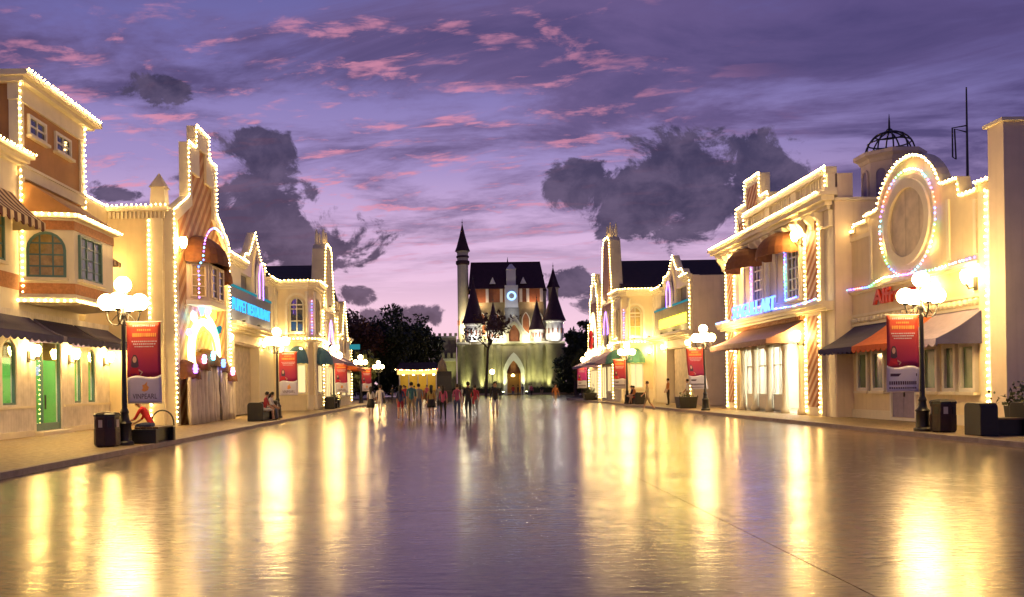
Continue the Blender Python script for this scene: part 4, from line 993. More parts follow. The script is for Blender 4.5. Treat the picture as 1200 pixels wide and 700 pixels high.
# cupola with an open wire dome
cx0, cy0 = 19.85, 38.6
mb = MB(); mb.lathe((cx0, cy0, 0), [(1.18, 8.9), (1.18, 11.35)], 8, rot=math.pi / 8); cp = mb.build('cupola', 'pink_paint', L_)
mb = MB(); mb.lathe((cx0, cy0, 0), [(1.22, 11.353), (1.3, 11.5), (1.5, 11.62), (1.5, 11.78), (1.1, 11.84)], 8, rot=math.pi / 8); mb.build('cupola_cornice', 'pink_paint', cp)
for ka in (180, 225, 270, 315):
    dv = Vector((math.cos(R(ka)), math.sin(R(ka)), 0)); fr2 = Fr(Vector((cx0, cy0, 0)) + dv * 1.09, (-dv.y, dv.x, 0), dv)
    mb = MB(); q = arch_pts(-.30, .30, 9.2, 11.1, 'round'); fprism(mb, fr2, q, .003, .02); mb.build('arch_recess', 'lilac_cloth', cp)
    mb = MB(); ring_poly(mb, fr2, q, inset(q, .09), .003, .07); mb.build('arch_trim', 'pink_paint', cp)
mb = MB(); RD = 1.02
for k in range(10):
    a = k * math.pi / 5; mb.tube([(cx0 + RD * math.cos(t) * math.cos(a), cy0 + RD * math.cos(t) * math.sin(a), 11.84 + 1.0 * math.sin(t)) for t in [j * math.pi / 2 / 8 for j in range(9)]], .035, 5)
for t in (.02, .5, .95):
    mb.tube([(cx0 + RD * math.cos(t) * math.cos(a), cy0 + RD * math.cos(t) * math.sin(a), 11.85 + 1.0 * math.sin(t)) for a in [j * math.pi / 10 for j in range(21)]], .035, 5)
mb.lathe((cx0, cy0, 12.80), [(.16, 0), (.14, .12), (.05, .2), (.04, .5), (.01, .85)], 8); mb.build('wire_dome', 'black_iron', cp)
am = thing('antenna_mast', (23.0, 38, 8.95), 'thin dark antenna mast on the roof behind medallion house', 'antenna')
mb = MB(); mb.tube([(23.0, 38, 8.95), (23.0, 38, 14.6)], [.07, .03], 6); mb.build('mast', 'black_iron', am)
mb = MB(); mb.tube([(23.0, 38, 12.9), (22.35, 38, 12.8), (22.35, 38, 11.5), (22.5, 38, 11.4), (22.45, 38, 12.75), (23.0, 38, 12.6)], .035, 5); mb.build('dipole_loop', 'black_iron', am)
mb = MB(); mb.box(22.6, 23.4, 37.6, 38.4, 8.953, 9.15); mb.build('mast_foot', 'black_iron', am)

# ------------------------------------------------------------------ castle
Q = thing('fairy_castle', (10.5, 150, 0), 'floodlit stone castle with dark cone-roofed turrets and blue clock', 'castle')
f = CF(10.5, 150.0)
wall_holes(Q, 'front_wall', f, -9.9, 9.0, 0, 8.8, [(-1.15, 1.25, .3, 6.0)], 'castle_stone', 1.0)
mb = MB()
for p_ in ((-1.15, 1.25),):
    q = arch_pts(p_[0], p_[1], .3, 6.0, 'point', 12)[1:-1]; h = len(q) // 2
    fprism(mb, f, [(p_[0], 6.01)] + q[:h + 1], -.9, -.01); fprism(mb, f, [(p_[1], 6.01)] + list(reversed(q[h:])), -.9, -.01)
mb.build('gate_spandrel', 'castle_stone', Q)
mb = MB(); q = arch_pts(-1.8, 1.9, 0, 7.4, 'point', 12); ring_poly(mb, f, q[0:], arch_pts(-1.15, 1.25, 0, 6.0, 'point', 12), .0, .5); mb.build('gate_surround', 'castle_white', Q)
part(Q, 'gate_floor', f, [(-1.15, 1.25, -4, .4, .15, .3)], 'castle_trim')
mb = MB(); fbox(mb, f, -1.6, 1.7, -4.1, -4, .3, 6.2); fbox(mb, f, -1.65, -1.2, -4, -1.02, .3, 6.2); fbox(mb, f, 1.3, 1.75, -4, -1.02, .3, 6.2); fbox(mb, f, -1.2, 1.3, -4, -1.02, 6.05, 6.2); mb.build('gate_passage', 'interior_yellow', Q)
part(Q, 'gate_fanlight', f, [(-1.15, 1.25, -.8, -.7, 3.7, 6.0)], 'castle_brick')
mb = MB(); mb.lathe(f.p(.05, -2.2, 3.2), [(.05, .5), (.3, .3), (.35, .1), (.2, 0)], 10); mb.build('gate_lantern', 'door_lamp', Q)
mb = MB(); fbox(mb, f, -9.9, 9.0, -3.4, .25, 8.803, 9.0); fbox(mb, f, -10.0, 9.1, -3.4, .5, 9.003, 9.3); mb.build('wall_cornice', 'castle_trim', Q)
def merlons(o, fr, u0, u1, d, z, w=.5, h=.55, gap=.45, t=.4, m='castle_stone'):
    u = u0
    while u + w <= u1 + .01: part(o, 'merlon', fr, [(u, u + w, d - t, d, z, z + h)], m); u += w + gap
merlons(Q, f, -9.9, -2.6, .35, 9.303); merlons(Q, f, 3.1, 9.0, .35, 9.303)
for u, r in ((-8.9, 1.0), (-4.3, .75), (-2.5, .5), (2.7, .5), (4.6, .75), (7.4, 1.7)):
    mb = MB(); mb.lathe(f.p(u, -.1, 0), [(r * 1.12, 0), (r * 1.08, .6), (r, .75), (r, 8.4), (r * 1.12, 8.79)], 16); smooth_angle(mb.build('buttress', 'castle_stone', Q))
mb = MB(); mb.lathe(f.p(-6.9, -.2, 0), [(2.0, 0), (1.9, .7), (1.8, .8), (1.8, 8.3), (2.0, 8.79)], 20); smooth_angle(mb.build('bastion', 'castle_stone', Q))
mb = MB(); fprism(mb, f, [(-2.5, 9.3), (-2.5, 10.2), (-1.7, 10.9), (.2, 13.8), (2.1, 10.9), (2.9, 10.2), (2.9, 9.3)], -3, .1); gb = mb.build('gable', 'castle_white', Q)
gk = [(-2.5, 10.2), (-1.7, 10.9), (.2, 13.8), (2.1, 10.9), (2.9, 10.2)]
mb = MB()
for (ua, za), (ub, zb) in zip(gk[:-1], gk[1:]):
    mb.hexa([f.p(ua, -3, za + .01), f.p(ub, -3, zb + .01), f.p(ub, .32, zb + .01), f.p(ua, .32, za + .01), f.p(ua, -3, za + .38), f.p(ub, -3, zb + .38), f.p(ub, .32, zb + .38), f.p(ua, .32, za + .38)])
mb.build('gable_coping', 'castle_white', gb)
q = arch_pts(-.75, 1.15, 9.35, 12.3, 'point', 12); mb = MB(); ring_poly(mb, f, arch_pts(-1.2, 1.6, 9.35, 13.0, 'point', 12), q, .1, .4); mb.build('gable_arch', 'castle_trim', gb)
mb = MB(); fprism(mb, f, q, .11, .14); mb.build('gable_window', 'castle_brick', gb)
def turret(u, d, r, z0, z1, zt, drum='castle_white', name='turret'):
    mb = MB(); mb.lathe(f.p(u, d, 0), [(r * .8, z0), (r * .98, z0 + .5), (r * .95, z1 - .35), (r * 1.08, z1 - .2), (r * 1.08, z1)], 18); t = smooth_angle_(mb.build(name, drum, Q))
    mb = MB(); mb.lathe(f.p(u, d, 0), [(r * 1.32, z1 + .003), (r * 1.02, z1 + (zt - z1) * .16), (r * .5, z1 + (zt - z1) * .55), (r * .16, z1 + (zt - z1) * .86), (.02, zt)], 18); smooth_angle_(mb.build('cone_roof', 'castle_roof', t))
    mb = MB(); mb.tube([f.p(u, d, zt - .1), f.p(u, d, zt + .8)], [.06, .02], 5); mb.ball(f.p(u, d, zt + .15), .13, 6, 5); mb.build('finial', 'black_iron', t)
    mb = MB()
    for k in range(6):
        a = math.pi * (k + .5) / 6; c = f.p(u + r * .97 * math.cos(a), d + r * .97 * math.sin(a), z0 + (z1 - z0) * .5); mb.tube([c + Vector((0, 0, -.45)), c + Vector((0, 0, .45))], .12, 6)
    mb.build('slit_window', 'castle_brick', t)
    return t
def smooth_angle_(o): smooth_angle(o); return o
turret(-6.9, -.2, 1.6, 9.31, 12.5, 20.4); turret(-3.4, -.6, 1.15, 9.31, 11.3, 16.6); turret(4.3, -.6, 1.15, 9.31, 11.4, 16.9); turret(7.3, -.2, 1.6, 9.31, 12.9, 19.8)
turret(7.9, -6, .95, 9.0, 19.4, 23.2, 'castle_trim'); turret(6.1, -6, .5, 9.0, 18.8, 21.4, 'castle_trim')
tt = turret(-8.6, -5, 1.05, 0, 26.1, 31.2, 'castle_trim', 'tall_tower')
mb = MB(); mb.lathe(f.p(-8.6, -5, 0), [(1.1, 23.6), (1.25, 23.8), (1.25, 24.3), (1.12, 24.35)], 18); mb.lathe(f.p(-8.6, -5, 0), [(1.12, 24.9), (1.16, 24.95), (1.16, 25.2), (1.12, 25.25)], 18); mb.build('tower_band', 'castle_roof', tt)
mb = MB(); fbox(mb, f, -7.2, 5.8, -12, -3.5, 0, 16.6); mb.build('hall_wall', 'castle_stone', Q)
mb = MB(); fbox(mb, f, -7.1, 5.7, -11.9, -3.6, 16.603, 19.2); hb = mb.build('hall_clerestory', 'castle_brick', Q)
for u in (-6.9, -4.3, -1.75, .35 + 1.4, 3.0, 5.45): part(hb, 'pier', f, [(u - .25, u + .25, -3.6, -3.25, 16.603, 19.15)], 'castle_white')
mb = MB(); mb.add([f.p(-7.6, -2.9, 19.0), f.p(6.2, -2.9, 19.0), f.p(6.2, -12.4, 19.0), f.p(-7.6, -12.4, 19.0), f.p(-7.1, -7.4, 24.3), f.p(5.7, -7.4, 24.3)], [(0, 1, 5, 4), (1, 2, 5), (2, 3, 4, 5), (3, 0, 4), (0, 3, 2, 1)]); rf = mb.build('hall_roof', 'castle_roof', Q)
mb = MB(); mb.tube([f.p(-7.1, -7.4, 24.32), f.p(5.7, -7.4, 24.32)], .10, 6); mb.tube([f.p(-.3, -7.4, 24.3), f.p(-.3, -7.4, 25.3)], [.15, .02], 6); mb.build('ridge', 'castle_roof', rf)
for u in (-3.3, 2.2):
    mb = MB(); mb.prism([f.p(u - .55, -3.1, 19.9), f.p(u + .55, -3.1, 19.9), f.p(u, -3.1, 21.1)], [f.p(u - .55, -6, 19.9), f.p(u + .55, -6, 19.9), f.p(u, -6, 21.1)]); mb.build('dormer', 'castle_white', rf)
ck = thing_part = part(Q, 'clock_tower', f, [(-1.15, 1.15, -4.3, -2.1, 15.503, 19.5), (-.8, .8, -4.1, -2.4, 19.503, 22.4)], 'castle_white')
mb = MB(); mb.prism([f.p(-.9, -4.2, 22.403), f.p(.9, -4.2, 22.403), f.p(.9, -2.3, 22.403), f.p(-.9, -2.3, 22.403)], [f.p(-.2, -3.4, 23.4), f.p(.2, -3.4, 23.4), f.p(.2, -3.1, 23.4), f.p(-.2, -3.1, 23.4)]); mb.build('clock_tower_cap', 'castle_white', ck)
part(ck, 'clock_tower_base', f, [(-1.3, 1.3, -4.4, -2.0, 9.0, 15.5)], 'stone_dark')
cc = [(0 + .80 * math.cos(2 * math.pi * k / 28), 17.6 + .80 * math.sin(2 * math.pi * k / 28)) for k in range(28)]
ci = [(u * .66, 17.6 + (z - 17.6) * .66) for u, z in cc]
fck = Fr(f.p(0, -2.1, 0), f.U, f.D)
mb = MB(); ring_poly(mb, fck, cc, ci, .0, .12); mb.build('clock_ring', 'clock_light', ck)
mb = MB(); fprism(mb, fck, ci, .0, .06); fbox(mb, fck, -.03, .03, .061, .09, 17.6, 18.05); fbox(mb, fck, 0, .3, .061, .09, 17.57, 17.63); mb.build('clock_face', 'castle_white', ck)
fh = Fr(f.p(0, -3.5, 0), f.U, f.D)
for u in (-5.2, -2.6, 2.6, 5.0):
    window(Q, fh, u - .75, u + .75, 10.6, 14.8, 'point', 1, 1, 'castle_white', 'castle_brick', .18, proud=.2, sill=False)
mb = MB(); fbox(mb, f, -13.9, -9.95, -5, -.6, 0, 10.2); wg = mb.build('wing_wall', 'castle_stone', Q)
mb = MB(); fbox(mb, f, -14.1, -9.95, -5.1, -.4, 10.203, 10.5); fbox(mb, f, -14.6, -10.1, -.55, .7, 6.0, 6.5); mb.build('wing_cornice', 'castle_trim', wg)
u = -14.1
while u < -10.2: part(wg, 'merlon', f, [(u, u + .5, -.9, -.45, 10.503, 11.0)], 'castle_stone'); u += .95
u = -14.6
while u < -10.4:
    part(wg, 'merlon', f, [(u, u + .55, .3, .68, 6.503, 7.5)], 'castle_stone'); u += 1.0
FLOOD = (.95, 1.0, .42)
for u in (-11.8, -8.4, -5.2, -3.3, -1.95, 2.1, 3.6, 5.6, 8.9):
    mb = MB(); mb.lathe(f.p(u, 1.8, .0), [(.2, 0), (.2, .25), (.28, .5), (.22, .52)], 8); fl = mb.build('floodlight', 'black_iron', Q)
    mb = MB(); mb.lathe(f.p(u, 1.8, .525), [(.2, 0), (.17, .03)], 8); mb.build('flood_lens', 'flood_lens', fl)
    l = bpy.data.lights.new('flood_lamp', 'SPOT'); l.energy = 1350; l.color = FLOOD; l.spot_size = R(62); l.spot_blend = .8; l.shadow_soft_size = .15
    o = bpy.data.objects.new('flood_lamp', l); col.objects.link(o); o.parent = Q; o.location = f.p(u, 1.8, .62) - Q.location; o.rotation_euler = (R(180 - 22), 0, 0)
for u, d, z, p_, c in ((-6.9, 2.1, 9.9, 210, (1, .97, .9)), (7.3, 2.1, 9.9, 210, (1, .97, .9)), (-3.4, 1.2, 9.8, 120, (1, .97, .8)), (4.3, 1.2, 9.8, 120, (1, .97, .8)), (-1.9, 1.3, 9.6, 170, (1, .9, .5)), (2.3, 1.3, 9.6, 170, (1, .9, .5)),
                       (-5, -2.2, 9.8, 480, (1, .85, .5)), (3.6, -2.2, 9.8, 480, (1, .85, .5)), (-8.6, -2.2, 12, 900, (1, .85, .5)), (-5.4, -2.6, 16.2, 110, (1, .6, .3)), (4.0, -2.6, 16.2, 110, (1, .6, .3)), (0, -.6, 14.6, 70, (.9, .95, 1)), (9.6, -5, 13, 150, (1, .8, .5))):
    mb = MB(); mb.lathe(f.p(u, d, z - .3), [(.12, 0), (.15, .12), (.08, .14)], 8); mb.build('roof_floodlight', 'black_iron', Q)
    point_light('roof_flood_lamp', f.p(u, d, z), p_ * 1.3, c, .12, Q)

# small floodlights standing on the ledges of the rows (they wash the upper walls)
def ledge_flood(root, p, power, color=(1.0, .72, .30)):
    p = Vector(p); mb = MB(); mb.lathe(p + Vector((0, 0, -.16)), [(.07, 0), (.10, .06), (.11, .10)], 8); mb.build('ledge_floodlight', 'black_iron', root)
    point_light('ledge_lamp', p + Vector((0, 0, .06)), power, color, .09, root)
fL3, fR3 = LF(-12.0, 43.9), RF(16.0, 57.0)
for u in (2.0, 5.5, 11.0): ledge_flood(C, fL3.p(u, .75, 5.38), 45)
for u in (2.0, 5.5, 9.5): ledge_flood(D_, fR3.p(u, .75, 5.38), 60)
for x, y in ((-11.4, 57.0), (-10.4, 57.0), (-9.0, 59.5)): ledge_flood(Eh, (x, y, 5.3), 28)
for x, y in ((15.4, 67.5), (14.3, 67.5), (13.1, 70.2)): ledge_flood(Fh, (x, y, 5.3), 60)
for y in (62.5, 66.5): ledge_flood(G_, (-9.0, y, 7.7), 40)
for y in (73, 76.5): ledge_flood(H_, (13.1, y, 8.9), 60)

# ------------------------------------------------------------------ street lamps (five globes) and their banners
def make_lamp():
    o = thing('street_lamp', (0, 0, .12), '', 'street lamp', 'five-globe lamps lining the street')
    B0 = Vector((0, 0, .12))
    mb = MB(); mb.lathe(B0, [(.24, 0), (.24, .08), (.19, .12), (.17, .55), (.20, .6), (.13, .68), (.10, .85), (.12, .9), (.08, 1.0)], 12, rot=.1); smooth_angle(mb.build('lamp_base', 'black_iron', o))
    mb = MB(); mb.lathe(B0, [(.075, .98), (.062, 2.2), (.055, 3.5), (.085, 3.52), (.085, 3.6), (.05, 3.64), (.045, 4.05), (.10, 4.1), (.12, 4.16)], 12); smooth_angle(mb.build('pole', 'black_iron', o))
    g = lambda: None
    for k in range(4):
        a = R(k * 90); ca, sa = math.cos(a), math.sin(a)
        mb = MB(); mb.tube([B0 + Vector((ca * r, sa * r, z)) for r, z in ((.05, 3.4), (.15, 3.28), (.30, 3.30), (.40, 3.42), (.44, 3.58), (.44, 3.66))], .022, 6)
        mb.tube([B0 + Vector((ca * r, sa * r, z)) for r, z in ((.06, 3.62), (.2, 3.52), (.3, 3.4))], .014, 5)
        mb.lathe(B0 + Vector((ca * .44, sa * .44, 3.64)), [(.05, 0), (.09, .04), (.10, .08)], 8); mb.build('arm', 'black_iron', o)
        mb = MB(); mb.ball(B0 + Vector((ca * .44, sa * .44, 3.90)), .23, 14, 9); mb.build('globe', 'globe', o, smooth=True)
    mb = MB(); mb.ball(B0 + Vector((0, 0, 4.38)), .225, 14, 9); mb.build('globe', 'globe', o, smooth=True)
    return o
lamp0 = make_lamp()
LAMPS = [(-9.0, 23.3, 'black five-globe street lamp behind the bin and the sitter in red'),
         (-9.0, 43.5, 'black five-globe street lamp by the blue-lettered restaurant'),
         (-8.9, 63.2, 'black five-globe street lamp by the spire house with blue dome awnings'),
         (-8.9, 81.6, 'black five-globe street lamp just beyond the slender gable house'),
         (-8.9, 101, 'black five-globe street lamp before the dark trees, banner-less'),
         (13.5, 24.6, 'black five-globe street lamp before the medallion house'),
         (13.5, 45.8, 'black five-globe street lamp beside the brown-awning parapet shop'),
         (13.1, 64.6, 'black five-globe street lamp by the green dome awnings'),
         (13.0, 82.8, 'black five-globe street lamp by the stepped end house')]
for i, (x, y, lab) in enumerate(LAMPS):
    o = lamp0 if i == 0 else copy_tree(lamp0)
    o.location = (x, y, .12); o['label'] = lab; o.rotation_euler[2] = R((3, -6, 8, 0, 5, -4, 7, 2, -3)[i])
    if i == 6: o.rotation_euler[1] = R(-1.2)

def make_banner(side, colour, sway, text):
    """cloth banner hung from two rods; local z is height above the ground, side +1 hangs to +x of its pole"""
    o = thing('banner', (0, 0, 0), '', 'banner', 'banners hung on the lamp posts')
    x0 = .10; W = .92; z1 = 3.42; z0 = 1.22
    def sh(z): t = (z1 - z) / (z1 - z0); return sway * t * t
    def pt(fx, z, e=0.0): return (side * (x0 + fx * W + sh(z)), .04 * math.sin(fx * 5 + z * 2.1) * (z1 - z) / 2.2 - .02 - e, z)
    def sheet(name, m, bot, top, e=0.0, n=8, k=10):
        mb = MB()
        for i in range(n + 1):
            fx = i / n
            for j in range(k + 1):
                a, b = bot(fx), top(fx); mb.v.append(pt(fx, a + (b - a) * j / k, e))
        for i in range(n):
            for j in range(k):
                a = i * (k + 1) + j; mb.f.append((a, a + k + 1, a + k + 2, a + 1)); mb.m.append(0)
        return mb.build(name, m, o, smooth=True, recalc=False, solid=.004)
    wave = lambda fx: 1.86 + .16 * (fx if side > 0 else fx) + .07 * math.sin(fx * 5.2 + .6)
    sheet('banner_cloth', colour, wave, lambda fx: z1)
    sheet('banner_foot', 'print_white', lambda fx: z0, lambda fx: wave(fx) - .002)
    class BF:       # banner print frame
        def p(s, u, d, z):
            fx = (u if side > 0 else 1 - u)
            return Vector(pt(fx, z, .006 + d))
    bf = BF()
    def blob(name, m, pts, parent=None, e=0.0):
        mb = MB(); mb.add([bf.p(u, e, z) for u, z in pts], [tuple(range(len(pts)))]); return mb.build(name, m, parent or o, recalc=False)
    ell = lambda cu, cz, ru, rz, n=14: [(cu + ru * math.cos(2 * math.pi * k / n), cz + rz * math.sin(2 * math.pi * k / n)) for k in range(n)]
    pf = blob('printed_figure', 'print_red', [(.04, 1.95), (.10, 2.12), (.16, 2.2), (.28, 2.2), (.36, 2.12), (.34, 2.02), (.38, 1.98)])
    blob('figure_hair', 'print_dark', [(.12, 2.22), (.13, 2.42), (.18, 2.53), (.26, 2.53), (.31, 2.44), (.34, 2.22), (.28, 2.18), (.17, 2.18)], pf, .002)
    blob('figure_face', 'print_skin', ell(.22, 2.40, .055, .09), pf, .004)
    blob('figure_arm', 'print_skin', [(.34, 2.14), (.46, 2.06), (.40, 1.98), (.38, 2.0), (.42, 2.06), (.34, 2.09)], pf, .004)
    for u0, u1, z, h, m_ in ((.18, .86, 3.30, .045, 'print_white'), (.30, .72, 3.18, .05, 'print_gold'), (.16, .88, 3.02, .10, 'print_gold'), (.14, .90, 2.88, .03, 'print_white'), (.18, .86, 2.81, .03, 'print_white'), (.22, .80, 2.74, .025, 'print_white')):
        n = int((u1 - u0) / .055); mb = MB()
        for k in range(n):
            a = u0 + (u1 - u0) * k / n; w = (u1 - u0) / n * random.uniform(.55, .85)
            mb.add([bf.p(a, .002, z), bf.p(a + w, .002, z), bf.p(a + w, .002, z + h), bf.p(a, .002, z + h)], [(0, 1, 2, 3)])
        mb.build('printed_line', m_, o, recalc=False, kind='stuff')
    if text:
        blob('printed_emblem', 'print_gold', [(.50, 1.52), (.60, 1.56), (.63, 1.64), (.57, 1.70), (.58, 1.80), (.50, 1.72), (.44, 1.70), (.46, 1.62), (.42, 1.56)])
        cu = bpy.data.curves.new('t', 'FONT'); cu.body = 'VINPEARL'; cu.size = .2; cu.resolution_u = 2
        to = bpy.data.objects.new('t', cu); col.objects.link(to); me = to.to_mesh()
        w = max(v.co.x for v in me.vertices); mb = MB()
        mb.add([bf.p(.16 + .70 * v.co.x / w, .003, 1.33 + v.co.y) for v in me.vertices], [tuple(p.vertices) for p in me.polygons]); to.to_mesh_clear(); bpy.data.objects.remove(to)
        mb.build('printed_word', 'print_dark', o, recalc=False)
    else:
        blob('printed_bar', 'print_dark', [(.12, 1.66), (.92, 1.66), (.92, 1.74), (.12, 1.74)])
        for z, h in ((1.42, .10), (1.30, .05)):
            mb = MB()
            for k in range(13): mb.add([bf.p(.08 + k * .065, .002, z), bf.p(.08 + k * .065 + .045, .002, z), bf.p(.08 + k * .065 + .045, .002, z + h), bf.p(.08 + k * .065, .002, z + h)], [(0, 1, 2, 3)])
            mb.build('printed_line', 'print_dark', o, recalc=False, kind='stuff')
    mb = MB(); mb.tube([(side * .03, 0, z1 + .01), (side * (x0 + W + .05), 0, z1 + .01)], .018, 6); mb.build('banner_rod', 'banner_pole', o)
    mb = MB(); mb.tube([(side * .03, 0, z0 - .01), (side * (x0 + W + sway + .02), 0, z0 - .01)], .015, 6); mb.build('banner_rod', 'banner_pole', o)
    return o
for i, side, colr, sway, lab in ((0, 1, 'banner_red', 0.0, 'red and magenta banner lettered in dark, hung above the sitter in red'), (1, 1, 'banner_red', .02, 'red banner on the lamp by the blue-lettered restaurant'),
                           (2, 1, 'banner_red', .03, 'red banner on the lamp before the blue dome awnings'), (3, 1, 'banner_red', 0, 'red banner on the lamp beyond the slender gable house'),
                           (5, -1, 'banner_red', 0, 'red banner with dark bar on the lamp before the medallion house'), (6, -1, 'banner_red', -.25, 'red banner swung inward on the lamp beside the parapet shop'),
                           (7, -1, 'banner_red', -.04, 'red banner on the lamp by the green dome awnings'), (8, -1, 'banner_pink', 0, 'bright pink banner on the lamp by the stepped end house')):
    b = make_banner(side, colr, sway, i < 4); b.location = (LAMPS[i][0], LAMPS[i][1], 0.05); b['label'] = lab

# ------------------------------------------------------------------ bins, benches, planters
def litter_bin(x, y, label, rz=0.0):
    o = thing('litter_bin', (x, y, .12), label, 'litter bin', 'dark litter bins on the pavements'); B0 = Vector((x, y, .12))
    mb = MB(); mb.lathe(B0, [(.28, .0), (.325, .04), (.325, .80)], 8, rot=rz); mb.build('bin_body', 'bin_body', o)
    mb = MB(); mb.lathe(B0, [(.345, .803), (.345, .86), (.30, .90), (.1, .93)], 8, rot=rz); mb.build('bin_lid', 'black_iron', o)
    for k in range(8):
        a = 2 * math.pi * (k + .5) / 8 + rz; d = Vector((math.cos(a), math.sin(a), 0)); t = Vector((-d.y, d.x, 0)); c = B0 + d * .302
        mb = MB(); mb.prism([c - t * .055 + Vector((0, 0, .52)), c + t * .055 + Vector((0, 0, .52)), c + t * .055 + Vector((0, 0, .72)), c - t * .055 + Vector((0, 0, .72))], [q + d * .012 for q in (c - t * .055 + Vector((0, 0, .52)), c + t * .055 + Vector((0, 0, .52)), c + t * .055 + Vector((0, 0, .72)), c - t * .055 + Vector((0, 0, .72)))])
        mb.build('bin_slot' , 'banner_pole' if k % 2 else 'black_iron', o)
        mb = MB(); mb.prism([c - t * .12 + Vector((0, 0, .06)), c + t * .12 + Vector((0, 0, .06)), c + t * .12 + Vector((0, 0, .48)), c - t * .12 + Vector((0, 0, .48))], [q + d * .012 for q in (c - t * .12 + Vector((0, 0, .06)), c + t * .12 + Vector((0, 0, .06)), c + t * .12 + Vector((0, 0, .48)), c - t * .12 + Vector((0, 0, .48)))])
        mb.build('bin_panel', 'bin_body', o)
    return o
litter_bin(-9.30, 22.85, 'dark octagonal litter bin at the near end of the sitter\'s bench', .2)
litter_bin(13.80, 24.1, 'dark octagonal litter bin at the foot of the lamp before the medallion house', .1)
litter_bin(-9.05, 42.3, 'dark octagonal litter bin by the lamp of the blue-lettered restaurant', .3)
def bench(x, y, rz, L, label, style='solid'):
    """two solid rounded end panels carrying a plank seat"""
    o = thing('bench', (x, y, .12), label, 'bench', 'black benches with solid ends')
    Mx = Matrix.Translation((x, y, .12)) @ Matrix.Rotation(rz, 4, 'Z'); T = lambda a, b, c: Mx @ Vector((a, b, c))
    prof = [(-.36, 0), (.36, 0), (.36, .72)] + [(.36 - .14 * (1 - math.cos(R(t))), .72 + .14 * math.sin(R(t))) for t in (30, 60, 90)] + [(-.36 + .14 * (1 - math.cos(R(t))), .72 + .14 * math.sin(R(t))) for t in (90, 60, 30)] + [(-.36, .72)]
    for s in (-1, 1):
        tk = .23 if style == 'block' else .09; pf_ = [(u, min(z, .405)) for u, z in prof] if style == 'hoop' else prof
        if style == 'hoop': pf_ = [(-.36, 0), (.36, 0), (.36, .405), (-.36, .405)]
        mb = MB(); mb.prism([T(u, s * L / 2 - tk, z) for u, z in pf_], [T(u, s * L / 2 + tk, z) for u, z in pf_]); e = mb.build('end_panel', 'bench_black', o, bevel=.02)
    for k in range(4):
        u = -.30 + k * .17; mb = MB(); mb.hexa([T(u, -L / 2 + .092, .41), T(u + .15, -L / 2 + .092, .41), T(u + .15, L / 2 - .092, .41), T(u, L / 2 - .092, .41), T(u, -L / 2 + .092, .455), T(u + .15, -L / 2 + .092, .455), T(u + .15, L / 2 - .092, .455), T(u, L / 2 - .092, .455)]); mb.build('seat_slat', 'bench_wood', o)
    mb = MB(); mb.hexa([T(-.2, -L / 2 + .092, .02), T(.2, -L / 2 + .092, .02), T(.2, L / 2 - .092, .02), T(-.2, L / 2 - .092, .02), T(-.2, -L / 2 + .092, .405), T(.2, -L / 2 + .092, .405), T(.2, L / 2 - .092, .405), T(-.2, L / 2 - .092, .405)]) ; mb.build('seat_box', 'bench_black', o)
    if style == 'hoop':
        for s in (1,):
            mb = MB(); mb.tube([T(-.34 * math.cos(t), s * (L / 2 + .02), .43 + .46 * math.sin(t) ** .8) for t in [math.pi * j / 12 for j in range(13)]], .024, 6); mb.build('arm_hoop', 'black_iron', o)
    return o
bench(-8.66, 24.55, R(0), 1.5, 'black bench the red-shirted person sits on', 'hoop')
bench(14.42, 22.4, R(90), 1.2, 'black solid-ended bench before the medallion house\'s end wall', 'block')
bench(-9.2, 40.6, R(0), 2.2, 'black bench beside the striped tower house\'s drapes')
bench(13.4, 62.4, R(0), 1.9, 'black bench crowded with sitters by the green dome awnings')
bench(-8.8, 61.0, R(0), 1.5, 'black bench at the foot of the lamp by the spire house')
def planter(x, y, label, w=.6, h=.75, leaf='leaf_mid', n=160, top=.6, spread=.42):
    o = thing('planter_box', (x, y, .12), label, 'planter', 'dark planter boxes'); 
    mb = MB(); mb.prism([(x - w * .85, y - w * .85, .12), (x + w * .85, y - w * .85, .12), (x + w * .85, y + w * .85, .12), (x - w * .85, y + w * .85, .12)], [(x - w, y - w, h), (x + w, y - w, h), (x + w, y + w, h), (x - w, y + w, h)]); mb.build('box', 'bench_black', o, bevel=.02)
    mb = MB(); rg = random.Random(int(x * 10 + y))
    for _ in range(n):
        p = Vector((x + rg.gauss(0, spread * .6), y + rg.gauss(0, spread * .6), h + abs(rg.gauss(0, top * .45)))); leafq(mb, p, rg.uniform(.06, .11), rg)
    mb.build('leaves', leaf, o, kind='stuff', recalc=False)
    return o
def leafq(mb, p, s, rg):
    d = Vector((rg.gauss(0, 1), rg.gauss(0, 1), rg.gauss(.2, .8))).normalized(); a = d.orthogonal().normalized(); b = d.cross(a); th = rg.uniform(0, 6.28)
    a, b = a * math.cos(th) + b * math.sin(th), b * math.cos(th) - a * math.sin(th)
    mb.add([p - a * s, p - b * s * .45, p + a * s, p + b * s * .45], [(0, 1, 2, 3)])
planter(15.75, 23.6, 'dark planter box with leafy shrub behind the solid-ended bench', .35, .85, top=.7)
planter(13.7, 50.4, 'low black planter box by the sitters near the gabled shop', .55, .8, n=40, top=.2)
planter(-9.0, 41.9 + 22.5, 'black planter box beside the spire house lamp', .4, .7, n=120)
planter(12.9, 80.5, 'black planter box under the bright pink banner', .7, .8, n=200)

